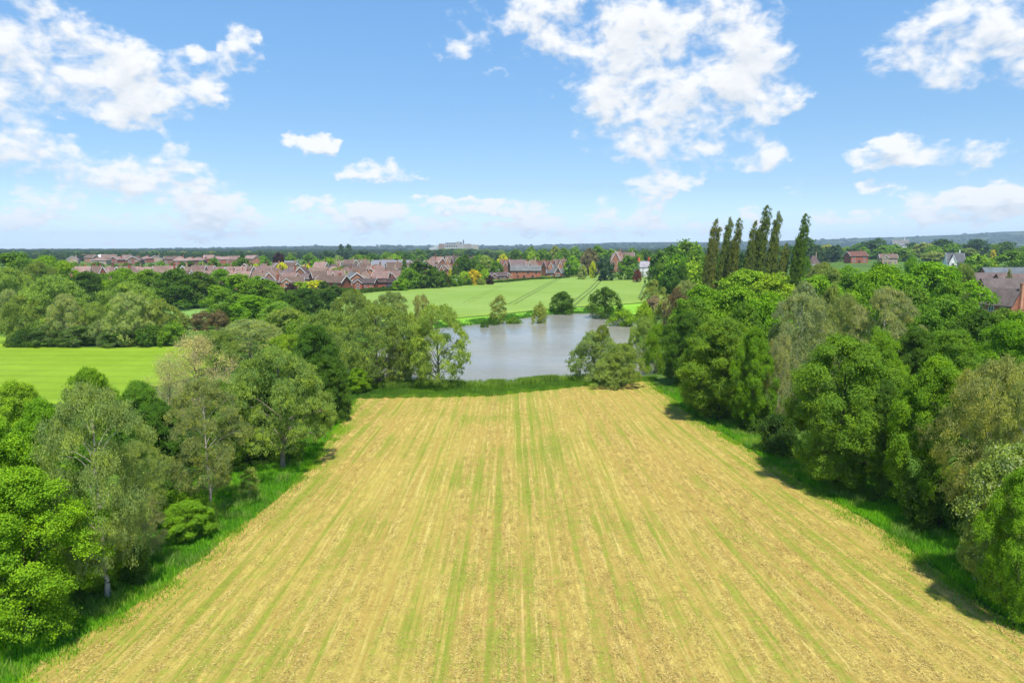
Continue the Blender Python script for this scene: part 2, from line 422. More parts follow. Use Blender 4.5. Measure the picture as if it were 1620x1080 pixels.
# ground -----------------------------------------------------------
def ground_material():
    m, t = new_mat('ground_grass'); p = pos(t)
    n1 = t.noise(p, 0.012, 5); n2 = t.noise(p, 0.25, 5); n3 = t.noise(p, 3.0, 4, 0.7)
    c = t.mix(t.rng(n2, 0.35, 0.65), (0.070, 0.150, 0.015), (0.115, 0.210, 0.025))
    c = t.mix(t.rng(n3, 0.45, 0.75), c, (0.030, 0.055, 0.012))
    c = t.mix(t.rng(n1, 0.5, 0.62), c, (0.07, 0.115, 0.035))
    x, y, z = t.sep(p)
    far = t.rng(y, 900, 2600)
    vor = t.node('ShaderNodeTexVoronoi', feature='F1'); t.put(vor.inputs['Vector'], t.mapping(p, (1, 1, 0.0))); vor.inputs['Scale'].default_value = 0.0045
    vc = t.sep(vor.outputs['Color'])
    fieldc = t.mix(t.rng(vc[0], 0.78, 0.8), (0.022, 0.045, 0.016), t.mix(vc[1], (0.10, 0.17, 0.05), (0.16, 0.17, 0.07)))
    fieldc = t.mix(t.rng(t.noise(p, 0.006, 6), 0.42, 0.5), fieldc, (0.018, 0.038, 0.014))
    c = t.mix(far, c, fieldc)
    mud = t.rng(z, -0.55, -0.3, 1, 0)
    c = t.mix(mud, c, (0.05, 0.042, 0.03))
    out(t, principled(t, c, 0.95, 0.1, bump(t, t.noise(p, 2.0, 5, 0.7), 0.6, 0.3))); return m
X, Y, F = grid(axis(-9000, 9000, -78, 78, 1.3, 1.06), axis(-320, 8400, 86, 240, 1.3, 1.045))
Z = ground_z(X, Y)
go = link('ground', mesh_np('ground', np.stack([X, Y, Z], -1).reshape(-1, 3), F, ground_material(), smooth=True)); structure(go)

def sheet(name, poly, xs, ys, zf, mat, attrs=None):
    X, Y, F = grid(xs, ys)
    cx = (X[:-1, :-1]+X[1:, 1:])/2; cyy = (Y[:-1, :-1]+Y[1:, 1:])/2
    keep = inside(poly, cx, cyy).ravel(); K = F[keep]
    X = X.ravel(); Y = Y.ravel()
    cnt = np.bincount(K.ravel(), minlength=len(X)); edge = (cnt > 0) & (cnt < 4)
    d, nx, ny = nearest(poly, X[edge], Y[edge]); X[edge] = nx; Y[edge] = ny
    used = np.nonzero(cnt)[0]; mp = np.full(len(X), -1); mp[used] = np.arange(len(used))
    X = X[used]; Y = Y[used]; K = mp[K]
    at = {k: ('POINT', f(X, Y)) for k, f in (attrs or {}).items()}
    return link(name, mesh_np(name, np.stack([X, Y, zf(X, Y)], -1), K, mat, at, smooth=True))

# water -----------------------------------------------------------------
def water_mat():
    m, t = new_mat('pond_water'); p = pos(t)
    h = t.math('ADD', t.noise(t.mapping(p, (0.75, 1.6, 1)), 1.4, 4, 0.65), t.math('MULTIPLY', t.noise(t.mapping(p, (0.5, 1, 1)), 0.35, 2), 0.5))
    calm = t.rng(t.noise(t.mapping(p, (0.5, 1, 1)), 0.035, 3), 0.35, 0.65, 0.2, 1.0)
    c = t.mix(t.rng(t.noise(p, 0.05, 3), 0.4, 0.6), (0.235, 0.225, 0.185), (0.275, 0.26, 0.215))
    b = t.node('ShaderNodeBump'); t.put(b.inputs['Height'], h); t.put(b.inputs['Strength'], calm); b.inputs['Distance'].default_value = 0.11
    out(t, principled(t, c, 0.16, 0.5, b.outputs[0], IOR=1.33)); return m
wp = np.array(POND); xs = np.arange(wp[:, 0].min()-6, wp[:, 0].max()+6, 4.0); ys = np.arange(wp[:, 1].min()-6, wp[:, 1].max()+6, 4.0)
X, Y, F = grid(xs, ys)
wo = structure(link('pond_water', mesh_np('pond_water', np.stack([X, Y, np.full(X.shape, WATER_Z)], -1).reshape(-1, 3), F, water_mat())))

# hay field ---------------------------------------------------------------
def across(X, Y):   # runs across the mower's swaths; swaths fan towards the far corner along both edges
    return X*(1+0.0005*(Y-60)) + 0.14*(Y-60)*ss(4, 34, X) - 0.035*(Y-60)*ss(-4, -25, X)
def swath(s, Y): return 0.5+0.5*np.cos(2*np.pi*(s+0.35*vnoise(s, Y, 9, 3)*2)/1.9)
def hay_z(X, Y):
    s = across(X, Y)
    h = swath(s, Y)
    return 0.02+0.07*h+0.05*(vnoise(X, Y, 0.45, 8)-0.3)*h+0.07*vnoise(X, Y, 3.1, 9)+0.04*vnoise(X, Y, 0.25, 12)
def hay_mat():
    m, t = new_mat('mown_hay'); p = pos(t); s = attr(t, 'across').outputs['Fac']; x, y, z = t.sep(p)
    sw = attr(t, 'swath').outputs['Fac']
    sv = lambda a, b, o=0.0: t.comb(t.math('MULTIPLY', s, a), t.math('MULTIPLY', y, b), o)
    wide = t.noise(sv(0.14, 0.012), 1, 3); mid = t.noise(sv(2.6, 0.035, 3.3), 1.0, 4, 0.66); fine = t.noise(sv(4.2, 0.10), 1.0, 3, 0.65)
    clump = t.noise(p, 1.9, 6, 0.75); grit = t.math('ADD', t.math('MULTIPLY', t.noise(t.mapping(p, (1.5, 0.9, 1)), 5.5, 4, 0.8), 0.6), t.math('MULTIPLY', t.noise(t.mapping(p, (1.6, 0.5, 1)), 1.8, 3, 0.6), 0.4)); patch = t.noise(p, 0.12, 3)
    straw = t.mix(t.rng(grit, 0.38, 0.62), (0.155, 0.108, 0.026), (0.58, 0.435, 0.120))
    straw = t.mix(t.rng(t.math('ADD', sw, t.math('MULTIPLY', t.math('SUBTRACT', clump, 0.5), 1.2)), 0.15, 0.6, 0.5, 0), straw, (0.36, 0.24, 0.065))
    straw = t.mix(t.rng(wide, 0.4, 0.62, 0, 0.5), straw, (0.40, 0.35, 0.07))
    straw = t.mix(t.rng(fine, 0.50, 0.62, 0, 0.75), straw, (0.36, 0.25, 0.06))
    straw = t.mix(t.rng(fine, 0.30, 0.44, 0.4, 0), straw, (0.66, 0.53, 0.20))
    green = t.mix(t.rng(clump, 0.35, 0.65), (0.125, 0.18, 0.014), (0.27, 0.30, 0.04))
    g = t.math('ADD', t.math('MULTIPLY', t.math('SUBTRACT', 0.5, sw), 0.38), t.math('MULTIPLY', t.math('SUBTRACT', mid, 0.5), 3.0))
    g = t.math('ADD', g, t.math('MULTIPLY', t.math('SUBTRACT', clump, 0.5), 2.2))
    g = t.math('ADD', g, t.math('MULTIPLY', t.math('SUBTRACT', patch, 0.5), 1.8))
    g = t.math('ADD', g, t.math('MULTIPLY', t.math('SUBTRACT', fine, 0.5), 1.0))
    edge = attr(t, 'edge').outputs['Fac']
    g = t.math('ADD', g, t.math('MULTIPLY', t.rng(t.math('ABSOLUTE', t.math('SUBTRACT', s, 0.5)), 1.0, 9.0, 0.16, -0.05), 1.0))
    g = t.math('ADD', g, t.math('MULTIPLY', edge, 0.22))
    gf = t.rng(g, -0.15, 0.74, 0, 0.92, True)
    c = t.mix(gf, straw, green)
    c = t.mix(t.rng(t.noise(p, 4.0, 3, 0.7), 0.62, 0.72, 0, 0.6), c, (0.13, 0.085, 0.03))
    h = t.math('ADD', grit, clump)
    out(t, principled(t, c, 0.9, 0.10, bump(t, h, 0.75, 0.12))); return m
hs = np.array(HAY)
xs = np.arange(-40, 60, 0.2); a = [-30.0]
while a[-1] < hs[:, 1].max()+1: a.append(a[-1]+(0.8 if a[-1] < 22 else 0.2 if a[-1] < 55 else 0.3))
HMAT = hay_mat()
hay = sheet('hay_field', HAY, xs, np.array(a), hay_z, HMAT, {
    'across': across, 'swath': lambda X, Y: swath(across(X, Y), Y),
    'edge': lambda X, Y: ss(7.0, 0.0, nearest(HAY, X, Y)[0])})
structure(hay)

# crop field ------------------------------------------------------------
TR = []
for a, b in [(((808,484),(845,463),(885,441),(905,434)), 0), (((736,482),(775,462),(818,443),(835,438)), 1), (((900,489),(917,474),(936,458),(949,444),(955,436),(958,430)), 0),
             (((1014,475),(1020,459),(1024,447),(1019,438),(1023,431)), 0)]:
    TR.append(([G(*p) for p in a], b))
def tram_d(X, Y):
    d = np.full(X.shape, 9.0)
    for pl, faint in TR:
        for i in range(len(pl)-1):
            a = np.array(pl[i]); b = np.array(pl[i+1]); e = b-a; L = (e**2).sum()
            t = np.clip(((X-a[0])*e[0]+(Y-a[1])*e[1])/L, 0, 1)
            q = np.hypot(X-a[0]-t*e[0], Y-a[1]-t*e[1])
            d = np.minimum(d, np.abs(q-1.0)+(0.22 if faint else 0))
    return d
def crop_z(X, Y):
    dt = tram_d(X, Y); z = 0.62+(vnoise(X, Y, 14, 4)-0.5)*0.12+(vnoise(X, Y, 1.1, 14)-0.5)*0.12
    z = z-0.42*ss(0.55, 0.2, dt)
    d = nearest(CROP, X, Y)[0]
    return z*ss(-0.1, 0.5, d)+0.02
def crop_mat():
    m, t = new_mat('young_crop'); p = pos(t); tr = attr(t, 'tram').outputs['Fac']
    n1 = t.noise(t.mapping(p, (0.35, 1.0, 1), rot=(0, 0, R(-20))), 0.09, 5); n2 = t.noise(p, 1.5, 4, 0.7)
    c = t.mix(t.rng(n1, 0.35, 0.65), (0.19, 0.30, 0.038), (0.235, 0.345, 0.05))
    c = t.mix(t.rng(n2, 0.3, 0.7), c, (0.155, 0.25, 0.03))
    c = t.mix(t.rng(t.noise(p, 0.03, 5, 0.6), 0.42, 0.62, 0, 0.5), c, (0.25, 0.35, 0.08))
    wv = t.node('ShaderNodeTexWave'); t.put(wv.inputs['Vector'], t.mapping(p, (1, 1, 0), rot=(0, 0, R(62)))); wv.inputs['Scale'].default_value = 0.035
    wv.inputs['Distortion'].default_value = 6; wv.inputs['Detail Scale'].default_value = 0.3
    c = t.mix(t.rng(wv.outputs['Fac'], 0.0, 0.25, 0.25, 0), c, (0.13, 0.21, 0.05))
    c = t.mix(tr, c, (0.075, 0.115, 0.03))
    out(t, principled(t, c, 0.8, 0.2, bump(t, n2, 0.5, 0.2))); return m
cs = np.array(CROP)
crop = sheet('crop_field', CROP, np.arange(cs[:, 0].min(), cs[:, 0].max()+1, 0.42), np.arange(cs[:, 1].min(), cs[:, 1].max()+1, 0.9), crop_z, crop_mat(),
             {'tram': lambda X, Y: ss(0.5, 0.2, tram_d(X, Y))})
structure(crop)
def grass_mat(name, a, b, c3, stripes=0.0):
    m, t = new_mat(name); p = pos(t); n = t.noise(p, 0.6, 5, 0.65); n2 = t.noise(t.mapping(p, (0.15, 1, 1)), 0.5, 4)
    c = t.mix(t.rng(n, 0.35, 0.65), a, b); c = t.mix(t.rng(n2, 0.5, 0.75, 0, 0.6), c, c3)
    c = t.mix(t.rng(t.noise(p, 0.06, 5, 0.65), 0.4, 0.65, 0, 0.55), c, tuple(q*1.25+.01 for q in b))
    if stripes:
        x, y, z = t.sep(p)
        sn = t.math('SINE', t.math('MULTIPLY', t.math('ADD', y, t.math('MULTIPLY', x, 0.04)), 2*math.pi/stripes))
        c = t.mix(t.rng(sn, 0.2, 0.9, 0, 0.35), c, c3)
    out(t, principled(t, c, 0.85, 0.2, bump(t, n, 0.5, 0.2))); return m
me_ = np.array(MEADOW)
structure(sheet('meadow', MEADOW, np.arange(me_[:, 0].min(), me_[:, 0].max()+2, 2.0), np.arange(me_[:, 1].min(), me_[:, 1].max()+1, 1.0),
      lambda X, Y: 0.03+0.1*vnoise(X, Y, 5, 3), grass_mat('bright_meadow_grass', (0.16, 0.26, 0.006), (0.195, 0.30, 0.010), (0.12, 0.21, 0.008), 5.0)))
f2 = np.array(FIELD2)
structure(sheet('pasture', FIELD2, np.arange(f2[:, 0].min(), f2[:, 0].max()+2, 2.0), np.arange(f2[:, 1].min(), f2[:, 1].max()+2, 2.0),
      lambda X, Y: 0.03+0.15*vnoise(X, Y, 8, 3), grass_mat('pasture_grass', (0.13, 0.25, 0.05), (0.17, 0.30, 0.06), (0.10, 0.20, 0.04))))
BANK = smooth_poly([G(*p) for p in [(640,512),(720,505),(800,498),(860,491),(930,486),(1000,482),(1040,478),(1050,492),(1010,500),(940,493),(890,493),(845,498),(790,506),(740,512),(700,515),(650,524)]], 1)
bk_ = np.array(BANK)
structure(sheet('bank', BANK, np.arange(bk_[:, 0].min(), bk_[:, 0].max()+1, 1.0), np.arange(bk_[:, 1].min(), bk_[:, 1].max()+1, 1.0),
      lambda X, Y: np.maximum(ground_z(X, Y)+0.05, -3)+0.15*vnoise(X, Y, 3, 3), grass_mat('bank_grass', (0.15, 0.33, 0.012), (0.20, 0.40, 0.02), (0.08, 0.18, 0.01))))

FIELD3 = [G(*p) for p in [(1255,416),(1262,407),(1330,404),(1392,406),(1392,416)]]
f3 = np.array(FIELD3)
structure(sheet('paddock', FIELD3, np.arange(f3[:, 0].min(), f3[:, 0].max()+4, 4.0), np.arange(f3[:, 1].min(), f3[:, 1].max()+4, 4.0),
      lambda X, Y: ground_z(X, Y)+0.25, grass_mat('paddock_grass', (0.17, 0.27, 0.04), (0.21, 0.32, 0.05), (0.13, 0.20, 0.04))))

# ------------------------------------------------------------------ trees
def nrm(v): return v/(np.linalg.norm(v, axis=-1, keepdims=True)+1e-9)
def leaf_quads(P, N, r, ll, lw, axis=None):
    """one small rhombic leaf spray per point"""
    n = len(P); T = nrm(np.cross(N, r.normal(size=(n, 3)))) if axis is None else nrm(axis)
    B = nrm(np.cross(N, T)); l = ll*(0.6+0.8*r.random((n, 1))); w = lw*(0.6+0.8*r.random((n, 1)))
    V = np.stack([P-T*l/2, P+B*w/2+N*w*0.15, P+T*l/2, P-B*w/2+N*w*0.15], 1).reshape(-1, 3)
    return V, np.arange(4*n).reshape(n, 4)
def tube(path, radii, k=6):
    path = np.asarray(path, float); V = []; F = []
    for i, (p, rad) in enumerate(zip(path, radii)):
        d = nrm(path[min(i+1, len(path)-1)]-path[max(i-1, 0)]); a = nrm(np.cross(d, [0.3, 1, 0.2])); b = np.cross(d, a)
        for j in range(k):
            q = 2*math.pi*j/k; V.append(p+rad*(a*math.cos(q)+b*math.sin(q)))
    for i in range(len(path)-1):
        for j in range(k):
            F.append((i*k+j, i*k+(j+1) % k, (i+1)*k+(j+1) % k, (i+1)*k+j))
    return np.array(V), np.array(F)
def join(parts):
    Vs = []; Fs = []; b = 0
    for V, F in parts: Vs.append(V); Fs.append(F+b); b += len(V)
    return np.concatenate(Vs), np.concatenate(Fs)

def profile(kind):
    P = {'edge': ([0, .1, .3, .55, .78, .93, 1], [.42, .62, .92, 1, .78, .42, .10]),
         'oak':   ([0, .08, .25, .5, .75, .92, 1], [.45, .78, .98, 1, .80, .45, .12]),
         'dome':  ([0, .05, .2, .45, .7, .9, 1], [.85, .98, 1, .95, .78, .48, .15]),
         'birch': ([0, .1, .3, .5, .7, .88, 1], [.45, .75, .95, .95, .75, .45, .12]),
         'willow':([0, .06, .2, .45, .7, .9, 1], [.75, .92, 1, .95, .78, .50, .15]),
         'open':  ([0, .08, .25, .5, .75, .92, 1], [.35, .6, .9, 1, .85, .5, .15]),
         'poplar':([0, .06, .2, .45, .7, .88, 1], [.6, .85, 1, .92, .68, .42, .10]),
         'cone':  ([0, .05, .2, .5, .8, 1], [.9, 1, .85, .55, .25, .03]),
         'egg':   ([0, .08, .3, .6, .85, 1], [.6, .85, 1, .85, .5, .1])}
    return P[kind]

def make_tree(seed, kind='oak', H=12.0, W=9.0, z0=1.5, nlobe=40, lr=1.5, nclump=36, cr=0.42, nleaf=40, ll=0.22, lw=0.14,
              droop=0.0, lean=0.0, fill=0.1, limbs=14, tr=0.28, bark=None, streak=False, up=0.5, flower=None):
    """returns (trunk mesh, crown mesh) for a tree of height H and crown width W"""
    r = np.random.default_rng(seed); tx, ty = profile(kind); Rr = W/2-lr*0.45
    ph = r.random(6)*6.28
    def RR(t, a): return np.interp(t, tx, ty)*Rr*(1+0.13*np.sin(2*a+ph[0])+0.10*np.sin(3*a+ph[1]+4*t)+0.07*np.sin(5*a+ph[2]-6*t))
    hc = H-z0
    t = (np.arange(nlobe)+r.random(nlobe))/nlobe; t = t**0.9
    a = np.arange(nlobe)*2.39996+r.normal(0, 0.35, nlobe)
    rad = RR(t, a)*(0.60+0.42*r.random(nlobe)**0.6)
    inner = r.random(nlobe) < 0.14; rad[inner] *= 0.4
    zc = z0+lr*0.5+t*(hc-lr*1.15)
    lx = lean*(zc/H)**2*H
    Cn = np.stack([rad*np.cos(a)+lx, rad*np.sin(a), zc], -1)
    Lr = lr*(0.65+0.7*r.random(nlobe))*(1.05-0.35*t)
    if kind == 'cone': Lr *= 1.1-0.6*t
    if kind == 'poplar':     # a sheaf of narrow upright plumes blown one way
        ns = 8; sa = np.arange(ns)*2.4+r.random(ns); sr = np.array([.15]+[W*.25]*(ns-1))*(.6+.6*r.random(ns)); sh = H*np.array([1.0]+list(r.uniform(.58, .93, ns-1)))
        q = np.arange(nlobe) % ns; tt_ = ((np.arange(nlobe)//ns)+r.random(nlobe))/(nlobe/ns); zc = z0+tt_*(sh[q]-z0-.6)
        sp_ = sr[q]*(1.15-.45*tt_); Cn = np.stack([sp_*np.cos(sa[q])+lean*(zc/H)**2*H+.16*(zc/sh[q])**6*W+r.normal(0, .22, nlobe), sp_*np.sin(sa[q]), zc], -1)
        Lr = lr*(1.2-.48*tt_**1.5)*(.6+.85*r.random(nlobe)); ax = np.array([0, 0, 0]); 
    ax = np.array([lean*H*0.3, 0, z0+hc*0.40])
    outd = nrm((Cn-ax)*np.array([1, 1, 0.8]))
    # clumps on each lobe
    D = nrm(r.normal(size=(nlobe, nclump, 3))); 
    flip = ((D*(outd[:, None, :]*0.8+np.array([0, 0, up]))).sum(-1) < -0.25); D[flip] *= -1
    D = nrm(D)
    Q = Cn[:, None, :]+D*Lr[:, None, None]*(0.62+0.5*r.random((nlobe, nclump, 1)))*np.array([1, 1, 2.4 if streak else 0.74])
    Q = Q.reshape(-1, 3); D = D.reshape(-1, 3); nQ = len(Q)
    cvar = r.random(nQ)*0.55+np.repeat(r.random(nlobe), nclump)*0.25
    crs = cr*(0.6+0.8*r.random(nQ))
    # leaves in each clump
    cnt = np.maximum(2, (nleaf*(0.5+r.random(nQ))).astype(int)); idx = np.repeat(np.arange(nQ), cnt); n = len(idx)
    off = r.normal(size=(n, 3))*crs[idx][:, None]*0.62*np.array([1, 1, 0.62])
    axis = None
    if droop > 0:
        L = droop*(0.4+0.9*r.random(nQ))[idx]; s = r.random(n)**0.8
        off *= np.where(s > 0.2, 0.55, 1.0)[:, None]; off[:, 2] -= L*s
        off[:, :2] += D[idx][:, :2]*(0.35*L*(1-(1-s)**2))[:, None]
        axis = np.stack([r.normal(0, .35, n), r.normal(0, .35, n), -np.ones(n)], -1)
    if streak:
        axis = np.stack([r.normal(.5, .3, n), r.normal(0, .3, n), np.ones(n)], -1); off = off*np.array([.9, .9, 2.0])
    P = Q[idx]+off
    N = nrm(D[idx]*0.75+np.array([0, 0, up])+r.normal(size=(n, 3))*0.55)
    if axis is not None: N = nrm(N-axis*(N*axis).sum(-1, keepdims=True)/(axis**2).sum(-1, keepdims=True)*0.9)
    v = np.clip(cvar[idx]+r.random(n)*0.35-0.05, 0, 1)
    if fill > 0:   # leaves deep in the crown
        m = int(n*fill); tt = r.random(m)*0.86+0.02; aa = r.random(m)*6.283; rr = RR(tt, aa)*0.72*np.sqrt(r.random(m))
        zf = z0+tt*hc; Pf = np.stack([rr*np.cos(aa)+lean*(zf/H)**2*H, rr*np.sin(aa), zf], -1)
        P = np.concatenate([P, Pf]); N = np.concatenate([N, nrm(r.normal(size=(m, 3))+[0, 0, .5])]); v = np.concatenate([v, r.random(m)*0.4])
        if axis is not None: axis = np.concatenate([axis, np.stack([r.normal(0, .5, m), r.normal(0, .5, m), -np.ones(m)], -1)])
    P[:, 2] = np.maximum(P[:, 2], 0.05+max(0.3, z0*.55)*r.random(len(P))+z0*.35)
    V, F = leaf_quads(P, N, r, ll, lw, axis)
    mats = [M_LEAF]; mi = None
    if flower is not None:
        mats = [M_LEAF, flower]; sel = (r.random(nQ) < 0.4)[idx] & (r.random(n) < 0.30); mi = np.zeros(len(F), int); mi[:n][sel] = 1
    crown = mesh_np('crown', V, F, None, {'v': ('FACE', v)}, mats=mats, midx=mi)
    # trunk and limbs
    bark = bark or M_BARK; th = z0+hc*0.78; k = 9
    zz = np.linspace(-0.3, th, k); wx = np.cumsum(r.normal(0, 0.06, k)); wy = np.cumsum(r.normal(0, 0.06, k)); wx[0] = wy[0] = 0
    path = np.stack([wx+lean*(np.maximum(zz, 0)/H)**2*H, wy, zz], -1)
    rad_ = tr*(1-0.85*(zz+0.3)/(th+0.3)); rad_[0] *= 1.35
    parts = [tube(path, rad_, 8)]
    order = r.permutation(nlobe)[:limbs]
    for i in order:
        e = Cn[i]; zb = max(z0*0.75+0.2, min(th*0.92, e[2]-0.5*np.hypot(e[0], e[1])-r.random()*1.0))
        b = np.array([np.interp(zb, zz, path[:, 0]), np.interp(zb, zz, path[:, 1]), zb]); mid = (b+e)/2+np.array([0, 0, 0.10*np.linalg.norm(e-b)])+r.normal(0, .12, 3)
        r0 = (0.42 if bark is not M_BIRCH else 0.26)*np.interp(zb, zz, rad_)+0.012
        q1 = b*.5+mid*.5+r.normal(0, .06, 3); q2 = mid*.5+e*.5+r.normal(0, .1, 3)
        parts.append(tube([b, q1, mid, q2, e], [r0, r0*.8, r0*.6, r0*.4, r0*.15], 5))
        for s in range(3 if limbs > 8 else 0):
            e2 = e+nrm(r.normal(size=3)+outd[i])*Lr[i]*0.8; parts.append(tube([mid*.4+e*.6, (mid*.3+e*.5+e2*.2), e2], [r0*.4, r0*.25, r0*.08], 4))
    V, F = join(parts)
    trunk = mesh_np('trunk', V, F, bark, smooth=True)
    return trunk, crown, H, W

def dim_flower():
    m, t = new_mat('pale_blossom'); out(t, principled(t, (0.30, 0.35, 0.16), 0.8, 0.2)); return m
M_FLOWER = dim_flower()
PROTO = {}
def proto(key, *a, **k): PROTO.setdefault(key, []).append((a, k))
def get(key, i):
    L = PROTO[key]; i %= len(L)
    if isinstance(L[i][0], tuple): a, k = L[i]; L[i] = make_tree(*a, **k)
    return L[i]
# near: leaves a few centimetres to two decimetres
for s in (1, 2, 3):
    proto('oak0', s, 'oak', 12, 10, 1.0, 84, 1.05, 30, .34, 44, .148, .10, fill=.08)
for s in (4, 5):
    proto('dark0', s, 'dome', 12, 10, 0.3, 90, 1.05, 32, .33, 42, .145, .10, fill=.08)
for s in (6, 7):
    proto('edge0', s, 'edge', 12, 10, 0.4, 90, 1.05, 32, .34, 42, .148, .10, fill=.08)
for s in (11, 12):
    proto('birch0', s, 'open', 13, 9, 2.2, 46, 1.25, 34, .33, 50, .12, .06, droop=.55, fill=.04, bark=M_BIRCH, tr=.21, limbs=24, up=.3)
proto('birch0b', 13, 'open', 13, 9, 2.6, 44, 1.1, 34, .32, 54, .12, .065, droop=.3, fill=.03, bark=M_BIRCH, tr=.17, limbs=20, up=.3)
for s in (21, 22):
    proto('willow0', s, 'willow', 11, 11, 2.0, 54, 1.15, 36, .36, 44, .17, .07, droop=.3, fill=.06, bark=M_PALE, tr=.26, limbs=20)
proto('haw0', 31, 'dome', 8, 7, 0.6, 40, 1.0, 34, .32, 34, .14, .09, fill=.08, flower=M_FLOWER, bark=M_PALE, tr=.14)
proto('bush0', 41, 'dome', 3, 4, 0.1, 18, .8, 30, .26, 34, .13, .09, fill=.1, limbs=6, tr=.06)
proto('bush0', 42, 'dome', 3, 4, 0.1, 18, .8, 30, .26, 34, .13, .09, fill=.1, limbs=6, tr=.06)
proto('twig0', 51, 'open', 9, 8, 1.0, 60, 1.2, 22, .5, 14, .15, .05, fill=.0, bark=M_PALE, tr=.16, limbs=60)
# middle distance
for s in (61, 62, 63):
    proto('oak1', s, 'oak', 13, 12, 0.8, 40, 1.7, 26, .55, 17, .36, .26, fill=.10, limbs=6, tr=.35)
for s in (64, 65):
    proto('dome1', s, 'dome', 12, 12, 0.2, 44, 1.6, 26, .52, 17, .34, .25, fill=.10, limbs=6, tr=.3)
for s in (71, 72):
    proto('willow1', s, 'willow', 13, 13, 0.5, 46, 1.6, 34, .46, 26, .30, .11, droop=.6, fill=.08, bark=M_PALE, limbs=10)
for s in (73, 74):
    proto('wopen1', s, 'open', 13, 12, 1.2, 46, 1.35, 28, .45, 30, .24, .09, droop=.5, fill=.03, bark=M_BARK, tr=.22, limbs=26)
for s in (81, 82, 83):
    proto('poplar1', s, 'poplar', 30, 6.5, 1.0, 230, .86, 12, .30, 12, .44, .18, lean=.045, streak=True, fill=.0, limbs=30, tr=.36, up=.5)
proto('slim1', 91, 'egg', 8, 4, 1.8, 20, .8, 18, .36, 14, .24, .13, fill=.03, bark=M_BIRCH, limbs=8, tr=.1)
proto('bush1', 95, 'dome', 4, 6, 0.1, 18, 1.1, 20, .42, 14, .26, .18, fill=.1, limbs=4, tr=.08)
proto('bush1', 96, 'dome', 4, 6, 0.1, 18, 1.1, 20, .42, 14, .26, .18, fill=.1, limbs=4, tr=.08)
# far
for s in (101, 102, 103, 104):
    proto('oak2', s, 'oak' if s % 2 else 'dome', 12, 12, 0.2, 26, 2.0, 14, .8, 7, .95, .75, fill=.14, limbs=0, tr=.4)
proto('cone2', 111, 'cone', 14, 8, 0.4, 26, 1.1, 12, .7, 6, .8, .5, fill=.15, limbs=0, tr=.3)
proto('egg2', 112, 'egg', 12, 7, 0.3, 22, 1.3, 14, .7, 7, .8, .6, fill=.15, limbs=0, tr=.3)
FARJOIN = {}
def far_mesh(key, i):
    L = len(PROTO[key]); i %= L
    if (key, i) not in FARJOIN:
        tm, cm, H, W = get(key, i)
        def rd(me):
            v = np.empty(len(me.vertices)*3, np.float32); me.vertices.foreach_get('co', v)
            f = np.empty(len(me.loops), np.int32); me.loops.foreach_get('vertex_index', f); return v.reshape(-1, 3), f.reshape(-1, 4)
        V1, F1 = rd(tm); V2, F2 = rd(cm); va = np.empty(len(F2), np.float32); cm.attributes['v'].data.foreach_get('value', va)
        me = mesh_np('tree', np.concatenate([V2, V1]), np.concatenate([F2, F1+len(V2)]), None, {'v': ('FACE', np.concatenate([va, np.zeros(len(F1))]))},
                     mats=[M_LEAF, M_BARK], midx=np.concatenate([np.zeros(len(F2), int), np.ones(len(F1), int)]))
        FARJOIN[(key, i)] = (me, H, W)
    return FARJOIN[(key, i)]

COL = {  # base colours of foliage
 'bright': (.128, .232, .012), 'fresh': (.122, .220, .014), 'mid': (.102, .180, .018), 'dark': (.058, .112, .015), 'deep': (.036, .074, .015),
 'olive': (.165, .205, .042), 'grey': (.205, .232, .068), 'pale': (.230, .265, .090), 'willow': (.175, .235, .048), 'silver': (.22, .25, .095),
 'yellow': (.34, .36, .018), 'lime': (.180, .270, .018), 'purple': (.045, .022, .024), 'brown': (.13, .105, .05), 'pink': (.22, .165, .11),
 'blue': (.044, .084, .038), 'gold': (.40, .33, .02), 'straw': (.30, .27, .13)}
WORD = {'bright': 'bright green', 'fresh': 'fresh green', 'mid': 'mid green', 'dark': 'dark green', 'deep': 'very dark green', 'olive': 'olive green', 'grey': 'grey-green',
        'pale': 'pale grey-green', 'willow': 'soft green', 'silver': 'silvery green', 'yellow': 'yellow-green', 'lime': 'lime green', 'purple': 'dark purple',
        'brown': 'brownish', 'pink': 'pinkish brown', 'blue': 'blue-green', 'gold': 'golden yellow', 'straw': 'straw-coloured'}
tc_ = random.Random(21); LEAFGAIN = 1.55
